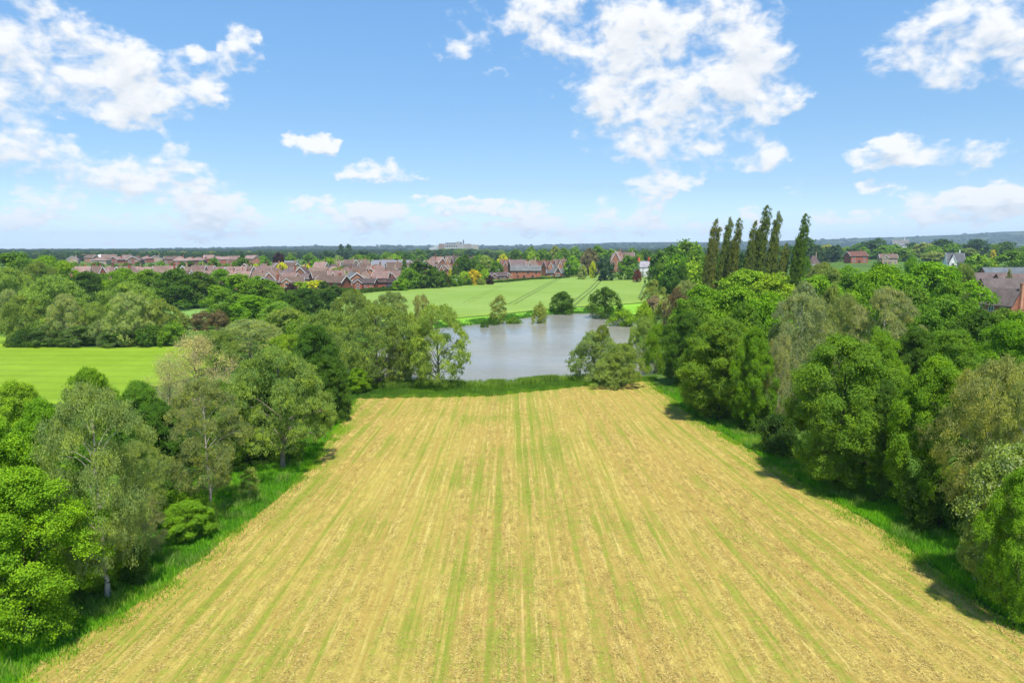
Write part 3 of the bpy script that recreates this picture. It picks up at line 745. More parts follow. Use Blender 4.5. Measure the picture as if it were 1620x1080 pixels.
def tree(key, cx, top, Yd, wpx, col, name, label, cat='tree', group=None, b=None, i=None, maxlean=True, hscale=None, jit=.07):
    """tree whose crown spans wpx photo pixels round column cx and whose tip stands at row top; its foot is Yd metres off (or at row b)"""
    if b is not None: Yd = G(cx, b)[1]
    g0 = gz(x_at(cx, Yd), Yd)
    if top is None: h = hscale
    else: h = max(z_at(top, Yd)-g0, 1.0)
    dp = depth(Yd, h*0.5+g0); x = (cx-810)/FPX*dp; wm = wpx/FPX*dp; g0 = gz(x, Yd)
    i = tc_.randrange(100) if i is None else i
    rz = tc_.uniform(0, 6.28) if 'poplar' not in key else tc_.uniform(-.25, .25)
    c = tuple(q*LEAFGAIN for q in COL[col]) if isinstance(col, str) else col
    j = [1+tc_.uniform(-jit, jit) for _ in range(3)]; c = (*[c[k]*j[k]*(1+j[0]-1) for k in range(3)], 1)
    if key.endswith('2'):
        me, H, W = far_mesh(key, i); o = link(name, me); o.location = (x, Yd, g0-0.1); o.scale = (wm/W, wm/W, h/H); o.rotation_euler = (0, 0, rz); o.color = c
        return tag(o, label, cat, group)
    tm, cm, H, W = get(key, i)
    e = bpy.data.objects.new(name, None); C.objects.link(e); e.location = (x, Yd, g0-0.05); e.rotation_euler = (0, 0, rz); e.scale = (wm/W, wm/W, h/H)
    e.empty_display_size = 0.1
    t = link('trunk', tm, e); k = link('crown', cm, e); k.color = c
    return tag(e, label, cat, group)

# --- left-hand side, near to far
LW = 'trees along the left edge of the mown field'
tree('oak0', 35, 735, 0, 215, 'bright', 'broadleaf_tree', 'vivid bright green leafy tree at the bottom left, nearest of the left trees', b=1010, i=0, group=LW)
tree('oak0', -10, 655, 36, 190, 'bright', 'broadleaf_tree', 'bright green tree cut by the left frame edge behind the nearest vivid one', i=1, group=LW)
tree('oak0', 138, 800, 37, 95, 'bright', 'broadleaf_tree', 'small bright green tree low in front of the big weeping birch', i=2, group=LW)
tree('oak0', 70, 628, 44, 110, 'fresh', 'broadleaf_tree', 'fresh green tree left of and behind the big weeping birch', i=1, group=LW)
tree('birch0', 155, 592, 0, 190, 'grey', 'birch_tree', 'big grey-green weeping birch with a pale trunk, left of the field', b=948, i=0, group=LW)
tree('birch0', 226, 780, 41.5, 80, 'silver', 'birch_tree', 'low silvery grey-green weeping tree beside the big birch foot', i=1, group=LW)
tree('birch0', 222, 690, 46, 95, 'grey', 'birch_tree', 'grey-green drooping birch directly right of the big weeping birch', i=1, group=LW)
tree('birch0b', 328, 592, 0, 135, (.25, .32, .09), 'birch_tree', 'slender birch with tiered boughs and a bare white trunk foot', b=818, i=0, group=LW)
tree('willow0', 443, 542, 0, 174, (.25, .36, .075), 'willow_tree', 'rounded soft green tree with a forked pale trunk by the field edge', b=742, i=0, group=LW)
tree('dark0', 250, 635, 56, 105, 'dark', 'broadleaf_tree', 'dark green tree in the gap between the two left birches', i=0, group=LW)
tree('oak0', 222, 600, 62, 90, 'mid', 'broadleaf_tree', 'mid green tree behind the gap between the two left birches', i=2, group=LW)
tree('oak0', 145, 578, 60, 80, 'fresh', 'broadleaf_tree', 'green treetop showing just above the big weeping birch', i=0, group=LW)
tree('oak0', 25, 600, 56, 100, 'lime', 'broadleaf_tree', 'lime green tree at the left frame edge below the bright meadow', i=2, group=LW)
tree('twig0', 312, 522, 70, 112, 'straw', 'dying_tree', 'pale half-bare twiggy tree standing in front of the bright meadow', i=0, group=LW)
tree('twig0', 268, 560, 66, 80, 'straw', 'dying_tree', 'smaller pale twiggy tree left of the half-bare one', i=0, group=LW)
tree('dark0', 500, 514, 78, 96, 'dark', 'alder_tree', 'dark glossy green tree between the rounded willow and the pond willows', i=1, group=LW)
tree('dark0', 520, 560, 76, 60, 'dark', 'alder_tree', 'lower dark green tree reaching the far left corner of the mown field', i=0, group=LW)
tree('dark0', 400, 600, 64, 110, 'dark', 'broadleaf_tree', 'dark green tree hidden behind the rounded soft green willow', i=0, group=LW)
tree('dark0', 350, 600, 60, 80, 'mid', 'broadleaf_tree', 'mid green tree behind the slender white-footed birch', i=1, group=LW)
tree('oak0', 566, 580, 92, 42, 'bright', 'shrub', 'bright green bush beside the field corner near the pond willows', 'shrub', i=0)
tree('bush0', 280, 772, 48, 75, 'fresh', 'shrub', 'fresh green shrub between the big birch and the slender birch', 'shrub', i=0)
tree('oak0', 298, 790, 44.5, 74, 'fresh', 'shrub', 'pale leafy young shrub at the foot of the slender birch', 'shrub', i=0)
tree('bush0', 335, 790, 46.5, 20, 'dark', 'shrub', 'small dark shrub wrapped round the slender birch foot', 'shrub', i=1)
tree('slim1', 396, 738, 52, 30, 'olive', 'sapling', 'spindly sapling in the verge between the birch and the rounded willow', 'shrub', i=0)
tree('bush0', 205, 850, 39, 70, 'dark', 'shrub', 'dark shrub in shade behind the big birch foot', 'shrub', i=0)
tree('bush0', 455, 690, 62, 50, 'mid', 'shrub', 'mid green undergrowth bush behind the forked willow trunk', 'shrub', i=1)
tree('willow0', 395, 503, 118, 120, 'pale', 'willow_tree', 'pale grey-green willow left of the dark glossy tree', i=1)
tree('willow0', 340, 520, 108, 80, 'olive', 'willow_tree', 'olive green willow right of the bright meadow', i=0)
tree('willow0', 455, 525, 100, 85, 'lime', 'willow_tree', 'yellowish green willow behind the dark glossy tree', i=0)
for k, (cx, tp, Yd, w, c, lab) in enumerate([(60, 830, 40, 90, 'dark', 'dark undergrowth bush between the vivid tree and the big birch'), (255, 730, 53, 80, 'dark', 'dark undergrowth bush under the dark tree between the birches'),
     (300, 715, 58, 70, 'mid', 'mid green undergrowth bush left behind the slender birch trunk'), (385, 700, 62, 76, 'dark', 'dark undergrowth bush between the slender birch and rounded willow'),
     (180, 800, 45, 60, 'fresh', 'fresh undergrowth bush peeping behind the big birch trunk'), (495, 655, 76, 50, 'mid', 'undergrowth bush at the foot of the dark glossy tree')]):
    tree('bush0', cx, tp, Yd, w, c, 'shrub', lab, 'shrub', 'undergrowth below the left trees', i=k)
# pond willows
PW = 'willows on the near left shore of the pond'
tree('wopen1', 692, 478, 0, 112, 'willow', 'willow_tree', 'open-crowned willow with a dark trunk standing right at the pond edge', b=614, i=0, group=PW)
tree('wopen1', 598, 476, 0, 142, 'willow', 'willow_tree', 'broad willow with a hazy crown left of the open willow by the pond', b=612, i=1, group=PW)
tree('willow1', 645, 490, 101, 78, 'willow', 'willow_tree', 'willow squeezed between the broad willow and the open pond-edge willow', i=1, group=PW)
tree('willow1', 520, 486, 108, 105, 'willow', 'willow_tree', 'soft green willow farthest left among the pond willows', i=0, group=PW)
tree('willow1', 560, 455, 150, 75, 'olive', 'willow_tree', 'olive willow with visible branches behind the broad pond willow', i=1, group=PW)
tree('willow1', 620, 458, 150, 66, 'grey', 'willow_tree', 'grey-green willow top right behind the broad pond willow', i=0, group=PW)
tree('wopen1', 668, 463, 140, 40, 'grey', 'willow_tree', 'narrow grey-green willow top rising over the crop field edge', i=0, group=PW)
tree('willow1', 585, 560, 99, 90, 'willow', 'willow_tree', 'low willow foliage under the broad pond willow', 'tree', i=0, group=PW)
tree('bush1', 480, 500, 130, 55, 'mid', 'shrub', 'round green shrub left of the pond willows', 'shrub', i=0)
# meadow copse
MW = 'willows of the copse beside the bright meadow'
def cop(cx, top, Yd, w, c, lab, i, key='willow1'): tree(key, cx, top, Yd, w, c, 'willow_tree' if key == 'willow1' else 'broadleaf_tree', lab, group=MW, i=i)
cop(85, 432, 150, 130, 'willow', 'big domed willow, left of the two highest in the meadow copse', 0)
cop(208, 442, 150, 118, 'willow', 'big domed willow, right of the two highest in the meadow copse', 1)
cop(38, 462, 144, 78, 'olive', 'lower olive willow at the left end of the meadow copse', 1)
cop(104, 462, 140, 62, 'pale', 'pale rounded willow low at the front middle of the meadow copse', 0)
cop(205, 458, 139, 74, 'pale', 'pale mid-height willow at the front right of the meadow copse', 0)
cop(255, 470, 143, 56, 'willow', 'willow at the right end of the meadow copse', 1)
cop(150, 474, 142, 58, 'willow', 'dim willow in the dip between the two domes of the copse', 1)
cop(158, 505, 137.5, 32, 'silver', 'small silvery bush at the foot of the copse middle', 0)
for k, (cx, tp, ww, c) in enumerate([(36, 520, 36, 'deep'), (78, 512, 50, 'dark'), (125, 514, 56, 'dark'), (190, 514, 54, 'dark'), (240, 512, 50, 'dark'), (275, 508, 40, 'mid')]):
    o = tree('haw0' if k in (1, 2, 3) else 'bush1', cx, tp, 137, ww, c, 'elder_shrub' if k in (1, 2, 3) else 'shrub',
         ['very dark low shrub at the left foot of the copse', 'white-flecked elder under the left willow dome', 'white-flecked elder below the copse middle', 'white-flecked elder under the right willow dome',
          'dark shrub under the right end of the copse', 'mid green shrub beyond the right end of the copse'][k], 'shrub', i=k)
# more left-hand trees, behind the copse
for (key, cx, tp, Yd, w, c, nm, lab) in [
 ('willow1', 10, 418, 185, 90, 'willow', 'willow_tree', 'tall soft green willow at the left frame edge beside the copse'),
 ('willow1', 15, 455, 165, 60, 'pale', 'willow_tree', 'paler willow low at the left frame edge, touching the copse'),
 ('willow1', 60, 410, 215, 70, 'olive', 'willow_tree', 'olive willow just behind the left end of the copse'),
 ('oak1', 25, 398, 260, 90, 'mid', 'broadleaf_tree', 'mid green tree farthest back at the left frame edge'),
 ('oak1', 75, 402, 290, 60, 'fresh', 'broadleaf_tree', 'fresh green tree second behind the left end of the copse'),
 ('oak1', 105, 410, 240, 44, 'lime', 'broadleaf_tree', 'yellowish tree peeping over the left willow dome'),
 ('dome1', 140, 428, 235, 60, 'dark', 'broadleaf_tree', 'dark green tree between the willow domes and the pink roofs'),
 ('oak1', 196, 422, 240, 58, 'fresh', 'broadleaf_tree', 'fresh green tree above the copse dip'),
 ('oak1', 235, 424, 225, 62, 'mid', 'broadleaf_tree', 'mid green oak left in the dark trio behind the pasture'),
 ('dome1', 278, 423, 220, 78, 'dark', 'broadleaf_tree', 'dark broad oak in the middle of the trio behind the pasture'),
 ('dome1', 318, 428, 225, 64, 'dark', 'broadleaf_tree', 'dark oak right in the trio behind the pasture'),
 ('oak1', 350, 424, 260, 48, 'fresh', 'broadleaf_tree', 'fresh green tree over the pasture before the estate'),
 ('oak1', 380, 432, 190, 82, 'fresh', 'broadleaf_tree', 'large fresh green tree right of the pasture'),
 ('oak1', 418, 440, 186, 76, 'mid', 'broadleaf_tree', 'mid green tree joined to the large fresh one by the pasture'),
 ('oak1', 355, 455, 178, 56, 'mid', 'broadleaf_tree', 'smaller mid green tree at the pasture corner'),
 ('dome1', 400, 465, 172, 66, 'fresh', 'broadleaf_tree', 'bushy green tree before the large fresh one'),
 ('dome1', 482, 455, 175, 60, 'deep', 'broadleaf_tree', 'very dark rounded tree left of the pond willows'),
 ('dome1', 518, 458, 180, 50, 'deep', 'broadleaf_tree', 'very dark rounded tree nearest the red brick gable house'),
 ('oak1', 455, 462, 165, 50, 'dark', 'broadleaf_tree', 'dark tree between the fresh tree and very dark pair'),
 ('haw0', 440, 475, 155, 60, 'fresh', 'hawthorn', 'pale-blossomed hawthorn under the mid green tree'),
 ('oak1', 455, 485, 148, 66, 'olive', 'broadleaf_tree', 'olive brown-tinged tree beside the blossoming hawthorn'),
 ('bush1', 318, 492, 165, 40, 'brown', 'shrub', 'reddish brown shrub at the near pasture edge'),
 ('bush1', 285, 492, 165, 34, 'olive', 'shrub', 'olive shrub between the copse and the pasture'),
 ('bush1', 345, 490, 160, 34, 'brown', 'shrub', 'brown shrub under the smaller pasture tree'),
 ('bush1', 590, 480, 200, 40, 'olive', 'shrub', 'olive shrub at the near left corner of the crop field')]:
    tree(key, cx, tp, Yd, w, c, nm, lab, 'shrub' if nm in ('shrub', 'hawthorn') else 'tree', 'trees and shrubs round the pasture')

# pond side, right and far shore
tree('willow1', 942, 520, 0, 92, (.32, .38, .13), 'willow_tree', 'pale olive willow on the near right shore of the pond', b=601, i=1)
tree('willow0', 952, 510, 101, 36, 'olive', 'willow_tree', 'thin olive willow top behind the near right shore willow', i=0)
tree('willow0', 984, 540, 96, 70, 'willow', 'shrub', 'dense soft green bush right of the olive shore willow', 'shrub', i=0)
tree('willow1', 970, 556, 96, 74, (.28, .36, .09), 'shrub', 'light green bush below the olive shore willow', 'shrub', i=1)
tree('willow1', 1018, 498, 122, 58, 'willow', 'willow_tree', 'soft green willow at the right end of the pond', i=0)
tree('willow1', 1040, 508, 108, 50, 'fresh', 'broadleaf_tree', 'fresh green tree between the pond end and the right wood', i=1)
tree('slim1', 789, 466, 0, 28, 'olive', 'slender_tree', 'slender small tree with pale trunk on the far pond bank', b=509, i=0)
tree('dome1', 889, 460, 0, 43, 'dark', 'broadleaf_tree', 'dark round tree on the far pond bank, middle one', b=493, i=0)
tree('oak1', 957, 452, 0, 48, 'dark', 'broadleaf_tree', 'dark taller tree on the far pond bank, right one', b=500, i=1)
tree('bush1', 855, 477, 0, 24, 'olive', 'shrub', 'tall dark shrub growing in the water off the far bank', 'shrub', b=508, i=0)
tree('bush1', 985, 488, 0, 42, 'fresh', 'shrub', 'round fresh green bush on the far shore by the tall dark tree', 'shrub', b=512, i=1)
tree('bush1', 780, 499, 0, 22, 'dark', 'shrub', 'low dark bush left of the slender bank tree foot', 'shrub', b=510, i=1)
tree('bush1', 812, 500, 0, 28, 'mid', 'shrub', 'low bush right of the slender bank tree foot', 'shrub', b=508, i=0)
tree('bush1', 765, 506, 0, 14, 'dark', 'shrub', 'tiny dark bush farthest left on the far bank', 'shrub', b=514, i=1)
tree('oak1', 1033, 441, 205, 36, 'olive', 'broadleaf_tree', 'olive conical small tree at the right end of the crop field', i=2)
tree('bush1', 1035, 468, 190, 40, 'pink', 'shrub', 'pinkish brown shrub at the foot of the olive conical tree', 'shrub', i=0)
tree('bush1', 1055, 468, 170, 44, 'grey', 'shrub', 'grey-green shrub right of the pinkish shrub', 'shrub', i=1)
tree('bush1', 1020, 476, 160, 30, 'lime', 'shrub', 'lime shrub between the crop field and the pond end', 'shrub', i=0)

# --- right wood, front edge then the mass behind
RW = 'trees of the wood right of the mown field'
for (key, cx, tp, Yd, w, c, nm, lab, i) in [
 ('haw0', 1606, 692, 37, 150, 'willow', 'whitebeam_tree', 'pale blossoming tree at the bottom right frame edge', 0),
 ('oak0', 1615, 735, 34, 110, 'fresh', 'broadleaf_tree', 'fresh green tree cut by the right frame edge beside the pale blossoming tree', 1),
 ('birch0', 1562, 556, 44, 168, 'grey', 'birch_tree', 'large grey-green birch above the pale blossoming tree at the right', 1),
 ('birch0', 1620, 590, 41, 120, 'grey', 'birch_tree', 'grey-green birch cut by the right frame edge', 0),
 ('edge0', 1474, 560, 48, 128, 'fresh', 'broadleaf_tree', 'fresh green oak between the large right birch and the dark broad oak', 0),
 ('bush0', 1490, 740, 46.5, 90, 'dark', 'shrub', 'dark shrub at the foot of the fresh green oak', 0),
 ('edge0', 1330, 528, 55, 172, 'mid', 'oak_tree', 'dark broad oak reaching down to the verge, largest on the right', 0),
 ('dark0', 1395, 600, 52, 80, 'dark', 'broadleaf_tree', 'dark tree in the gap right of the largest oak', 1),
 ('birch0', 1262, 456, 80, 112, 'silver', 'birch_tree', 'tall silvery birch behind and left of the largest dark oak', 0),
 ('birch0', 1232, 520, 72, 62, 'silver', 'birch_tree', 'silvery drooping birch left below the tall silvery birch', 1),
 ('oak0', 1192, 515, 72, 66, 'fresh', 'maple_tree', 'fresh green narrow maple left of the silvery birches', 1),
 ('edge0', 1142, 500, 77, 122, 'mid', 'maple_tree', 'big mid green maple in the front edge, left of the narrow maple', 1),
 ('edge0', 1116, 530, 80, 78, 'fresh', 'maple_tree', 'fresh green maple below the big mid green maple', 2),
 ('edge0', 1086, 492, 97, 78, 'dark', 'oak_tree', 'dark oak at the pond end of the wood, overhanging the field', 0),
 ('bush0', 1205, 640, 72, 60, 'dark', 'shrub', 'dark shrub under the narrow fresh maple', 1),
 ('bush0', 1230, 650, 64, 60, 'deep', 'shrub', 'very dark shrub under the silvery drooping birch', 0),
 ('birch0b', 1398, 448, 82, 118, 'pale', 'birch_tree', 'pale birch with bare branches showing, in the middle of the wood', 0),
 ('birch0', 1330, 460, 86, 80, 'grey', 'birch_tree', 'grey-green birch between the tall silvery and the pale branchy birch', 1),
 ('dark0', 1500, 520, 66, 110, 'mid', 'broadleaf_tree', 'mid green tree behind the fresh green oak', 1),
 ('dark0', 1448, 515, 72, 90, 'dark', 'broadleaf_tree', 'dark tree right below the pale branchy birch', 0),
 ('oak0', 1590, 505, 70, 110, 'fresh', 'broadleaf_tree', 'fresh green tree behind the large right birch', 0),
 ('oak0', 1390, 520, 66, 90, 'fresh', 'broadleaf_tree', 'fresh tree behind the gap right of the largest oak', 2),
 ('oak1', 1472, 411, 140, 135, 'bright', 'oak_tree', 'great bright green oak dome on the skyline of the right wood', 0),
 ('oak1', 1395, 415, 144, 105, 'bright', 'oak_tree', 'bright green oak joined to the left of the great dome', 1),
 ('oak1', 1500, 442, 128, 70, 'fresh', 'broadleaf_tree', 'fresh green tree right under the great dome, before the brick houses', 2),
 ('dome1', 1440, 450, 112, 90, 'mid', 'broadleaf_tree', 'mid green tree below the great bright dome', 0),
 ('dome1', 1490, 468, 100, 100, 'mid', 'broadleaf_tree', 'mid green broad tree below the brick houses, left one', 1),
 ('dome1', 1585, 486, 100, 90, 'mid', 'broadleaf_tree', 'mid green broad tree below the brick houses, right one', 0),
 ('oak1', 1545, 484, 88, 90, 'dark', 'broadleaf_tree', 'dark green tree in the second line below the brick houses', 1),
 ('oak1', 1615, 490, 82, 80, 'fresh', 'broadleaf_tree', 'fresh tree at the right frame edge below the brick houses', 2),
 ('oak1', 1460, 480, 90, 80, 'mid', 'broadleaf_tree', 'mid green tree between the pale branchy birch and the brick houses', 0),
 ('dome1', 1180, 424, 150, 110, 'lime', 'lime_tree', 'lime green domed tree before the poplars, left one', 0),
 ('dome1', 1225, 430, 146, 90, 'lime', 'lime_tree', 'lime green domed tree before the poplars, right one', 1),
 ('oak1', 1290, 432, 140, 84, 'fresh', 'broadleaf_tree', 'fresh green tree right of the lime domes, under the lone poplar', 0),
 ('dome1', 1270, 444, 128, 60, 'silver', 'broadleaf_tree', 'silvery green tree under the lone poplar', 1),
 ('oak1', 1345, 428, 165, 66, 'mid', 'broadleaf_tree', 'mid green tree left behind the great bright dome', 2),
 ('oak1', 1310, 420, 180, 60, 'olive', 'broadleaf_tree', 'olive tree behind, between the lone poplar and the great dome', 0),
 ('oak1', 1110, 448, 128, 90, 'fresh', 'broadleaf_tree', 'fresh green tree at the left shoulder of the wood', 0),
 ('dome1', 1160, 452, 116, 120, 'fresh', 'broadleaf_tree', 'wide fresh green tree in the middle of the left shoulder', 0),
 ('oak1', 1215, 458, 108, 80, 'bright', 'broadleaf_tree', 'bright green tree left of the tall silvery birch', 1),
 ('oak1', 1095, 472, 108, 80, 'mid', 'broadleaf_tree', 'mid green tree above the dark oak at the pond end', 2),
 ('dome1', 1175, 478, 92, 90, 'mid', 'broadleaf_tree', 'mid green tree above the big maples', 1),
 ('willow1', 1085, 440, 165, 50, 'pale', 'willow_tree', 'pale willow at the far left tip of the wood', 0),
 ('willow1', 1070, 452, 150, 40, 'brown', 'willow_tree', 'brown-tinged willow at the far left tip of the wood', 1),
 ('dome1', 1375, 445, 110, 60, 'fresh', 'broadleaf_tree', 'fresh green tree behind the pale branchy birch', 1),
 ('dome1', 1312, 448, 115, 50, 'olive', 'broadleaf_tree', 'olive tree behind the grey-green middle birch', 0),
 ('oak0', 1350, 555, 60, 70, 'mid', 'broadleaf_tree', 'mid green tree touching the right side of the largest oak', 1)]:
    tree(key, cx, tp, Yd, w, c, nm, lab, 'shrub' if nm == 'shrub' else 'tree', RW, i=i)
# poplars
PG = 'tall windblown poplars behind the right wood'
for (cx, tp, Yd, w, c, lab, i) in [
 (1124, 347, 205, 25, 'olive', 'leftmost windblown poplar of the row', 0), (1146, 347, 203, 22, 'olive', 'second windblown poplar from the left', 1), (1159, 345, 200, 20, 'olive', 'third poplar from the left, touching the second', 2),
 (1186, 350, 196, 24, 'olive', 'fourth poplar from the left, lower beside the tallest', 0), (1199, 325, 196, 26, 'olive', 'tallest windblown poplar in the middle of the row', 2),
 (1221, 338, 194, 24, 'olive', 'poplar directly right of the tallest one', 1), (1236, 385, 192, 20, 'olive', 'short poplar between the pair and the lone one', 0),
 (1261, 338, 188, 24, 'mid', 'lone dark poplar at the right end of the row', 2)]:
    c2 = tuple(q*.9 for q in COL[c]); tree('poplar1', cx-2, tp, Yd, w*1.22, c2, 'poplar_tree', lab, group=PG, i=i)
for (cx, tp, Yd, w, c) in []: pass

# ------------------------------------------------------------------ middle distance: trees round the estate
ORD = ['first', 'second', 'third', 'fourth', 'fifth', 'sixth', 'seventh', 'eighth', 'ninth', 'tenth', 'eleventh', 'twelfth', 'thirteenth', 'fourteenth', 'fifteenth', 'sixteenth',
       'seventeenth', 'eighteenth', 'nineteenth', 'twentieth', 'twenty-first', 'twenty-second', 'twenty-third', 'twenty-fourth', 'twenty-fifth', 'twenty-sixth', 'twenty-seventh',
       'twenty-eighth', 'twenty-ninth', 'thirtieth', 'thirty-first', 'thirty-second', 'thirty-third', 'thirty-fourth', 'thirty-fifth', 'thirty-sixth', 'thirty-seventh', 'thirty-eighth',
       'thirty-ninth', 'fortieth']
SHAPE = {'oak2': 'rounded', 'cone2': 'pointed', 'egg2': 'upright', 'oak1': 'rounded', 'dome1': 'bushy', 'willow1': 'feathery', 'bush1': 'low'}
def belt(rows, where, group):
    rows = sorted(rows, key=lambda q: q[0]); n = len(rows)
    for k, (cx, tp, Yd, w, c, *rest) in enumerate(rows):
        key = rest[0] if rest else ('oak2' if Yd > 240 else 'oak1')
        nm = 'conifer_tree' if key == 'cone2' else 'broadleaf_tree'
        place = 'leftmost' if k == 0 else 'rightmost' if k == n-1 else ORD[k]+' from left'
        tree(key, cx, tp, Yd, w, c, nm, f'{WORD[c]} {SHAPE[key]} tree, {place} {where}', group=group)
# hand-placed ones the photo shows clearly
belt([(662, 411, 330, 52, 'dark'), (648, 423, 318, 36, 'mid'), (685, 424, 325, 34, 'dark'), (635, 440, 305, 26, 'fresh'), (700, 428, 330, 26, 'dark'),
      (720, 434, 335, 20, 'mid')], 'in the estate-front clump', 'clump of trees at the front of the estate')
belt([(712, 424, 352, 12, 'gold', 'cone2'), (750, 426, 352, 22, 'gold'), (735, 429, 350, 22, 'lime'), (767, 424, 360, 16, 'lime'), (728, 440, 345, 12, 'mid'), (775, 435, 352, 12, 'purple'),
      (760, 440, 350, 16, 'olive'), (742, 441, 346, 10, 'dark')], 'behind the bungalows', 'garden trees round the bungalows')
belt([(735, 402, 420, 30, 'dark'), (748, 408, 430, 30, 'dark'), (768, 404, 440, 38, 'olive'), (727, 406, 425, 22, 'mid'), (785, 412, 430, 20, 'mid'), (757, 402, 470, 24, 'mid'), (795, 402, 560, 18, 'yellow'),
      (720, 418, 400, 16, 'dark'), (758, 418, 390, 22, 'mid')], 'of those left of barn house', 'tall trees between the bungalows and hill')
belt([(958, 405, 395, 28, 'blue'), (993, 403, 405, 32, 'mid'), (905, 405, 455, 26, 'bright'), (932, 392, 520, 30, 'brown'), (930, 402, 480, 22, 'brown'), (945, 388, 600, 34, 'mid'), (892, 392, 600, 30, 'mid'),
      (860, 393, 560, 26, 'mid'), (842, 397, 560, 24, 'lime'), (828, 400, 540, 22, 'dark'), (815, 396, 620, 26, 'dark'), (878, 389, 680, 26, 'olive'), (910, 390, 700, 26, 'mid'), (938, 413, 425, 12, 'yellow'),
      (968, 394, 640, 28, 'mid'), (922, 418, 410, 14, 'grey'), (840, 390, 760, 24, 'mid'), (1020, 394, 620, 30, 'dark'), (1000, 392, 700, 26, 'mid'), (980, 402, 560, 16, 'dark'), (1012, 400, 520, 20, 'mid'),
      (865, 402, 540, 22, 'dark'), (886, 402, 520, 22, 'mid')],
     'of trees behind dormer house', 'trees behind the barn and dormer houses')
belt([(1045, 396, 330, 40, 'dark'), (1062, 388, 350, 44, 'dark'), (1085, 380, 370, 60, 'mid'), (1070, 402, 290, 46, 'fresh'), (1100, 395, 300, 50, 'mid'), (1062, 418, 255, 34, 'dark'), (1078, 414, 240, 30, 'dark', 'dome1'),
      (1098, 412, 250, 40, 'lime'), (1125, 402, 290, 40, 'mid'), (1050, 405, 300, 30, 'mid'), (1142, 398, 330, 40, 'dark'), (1165, 388, 400, 24, 'dark', 'cone2'), (1172, 400, 330, 30, 'deep')],
     'between crop field and poplars', 'trees left of the poplars')
belt([(1275, 376, 660, 44, 'dark'), (1292, 388, 600, 26, 'blue'), (1325, 386, 660, 20, 'deep', 'cone2'), (1308, 386, 680, 26, 'grey'), (1340, 390, 760, 18, 'fresh'), (1378, 380, 720, 38, 'blue'), (1398, 388, 700, 30, 'mid'),
      (1360, 384, 840, 26, 'mid'), (1415, 386, 720, 22, 'fresh'), (1430, 392, 620, 36, 'mid'), (1462, 384, 760, 36, 'olive'), (1445, 384, 880, 34, 'deep'), (1490, 378, 800, 42, 'deep'), (1505, 385, 680, 36, 'mid'), (1480, 398, 600, 40, 'olive'),
      (1545, 378, 760, 40, 'blue'), (1570, 386, 800, 30, 'mid'), (1590, 382, 760, 36, 'dark'), (1615, 392, 720, 26, 'mid'), (1410, 402, 600, 28, 'mid'), (1525, 386, 860, 24, 'dark'), (1390, 376, 1040, 22, 'dark')],
     'in belt under right hills', 'tree belt below the hills on the right')
belt([(1268, 402, 250, 46, 'mid', 'willow1'), (1300, 412, 230, 60, 'olive', 'willow1'), (1340, 418, 220, 50, 'fresh'), (1388, 412, 230, 36, 'dark'), (1520, 414, 210, 50, 'grey', 'willow1'), (1545, 402, 400, 44, 'fresh'),
      (1565, 408, 400, 24, 'lime'), (1600, 396, 400, 50, 'mid'), (1618, 412, 380, 30, 'dark'), (1528, 420, 200, 34, 'olive', 'willow1'), (1478, 412, 215, 30, 'dark'), (1440, 404, 240, 30, 'fresh'),
      (1595, 424, 262, 9, 'straw'), (1571, 395, 640, 8, 'gold', 'egg2')],
     'just behind great oak dome', 'trees behind the great oak dome')
belt([(540, 386, 900, 12, 'blue'), (552, 386, 900, 12, 'blue'), (547, 393, 880, 40, 'blue'), (572, 396, 800, 36, 'blue'), (520, 397, 760, 30, 'blue'), (588, 401, 640, 44, 'dark'), (570, 403, 600, 40, 'mid'),
      (612, 398, 700, 26, 'mid'), (640, 400, 640, 32, 'dark'), (625, 402, 620, 24, 'lime'), (662, 394, 800, 24, 'mid'), (632, 397, 760, 26, 'dark')],
     'in clump behind the estate', 'trees behind the estate')
belt([(520, 407, 460, 30, 'fresh'), (500, 409, 470, 20, 'fresh'), (442, 399, 520, 22, 'purple'), (447, 415, 410, 22, 'yellow'), (485, 418, 400, 20, 'yellow'), (470, 414, 430, 16, 'blue'), (535, 422, 385, 30, 'grey'), (545, 420, 400, 22, 'dark'),
      (384, 407, 440, 34, 'dark'), (340, 407, 470, 20, 'mid'), (384, 400, 520, 14, 'deep', 'cone2'), (302, 417, 420, 14, 'purple'), (470, 437, 330, 8, 'dark', 'cone2'), (405, 417, 400, 14, 'yellow'), (418, 404, 480, 20, 'fresh'),
      (600, 434, 350, 22, 'lime'), (640, 410, 400, 10, 'dark', 'egg2'), (500, 443, 290, 44, 'yellow'), (475, 445, 285, 30, 'lime'), (512, 444, 280, 18, 'deep'), (530, 450, 275, 20, 'dark'), (460, 448, 280, 20, 'purple'),
      (535, 404, 560, 20, 'grey'), (460, 402, 600, 22, 'mid'), (490, 400, 640, 24, 'mid'), (565, 403, 560, 26, 'mid'), (605, 446, 330, 14, 'yellow'), (612, 452, 320, 10, 'olive'), (430, 446, 300, 26, 'fresh'), (408, 436, 320, 26, 'bright')],
     'of trees among estate houses', 'trees among the estate houses')
# hill under the pale building: wooded
hb = random.Random(5); rows = []
for k in range(34):
    cx = 640+k*6.1+hb.uniform(-3, 3); rows.append((cx, 391+abs(cx-715)/60*3.0+hb.uniform(0, 6), 1440-hb.uniform(0, 260), hb.uniform(14, 24), hb.choice(['dark', 'dark', 'mid', 'blue', 'olive'])))
belt(rows, 'on rise under hilltop building', 'trees on the wooded rise')
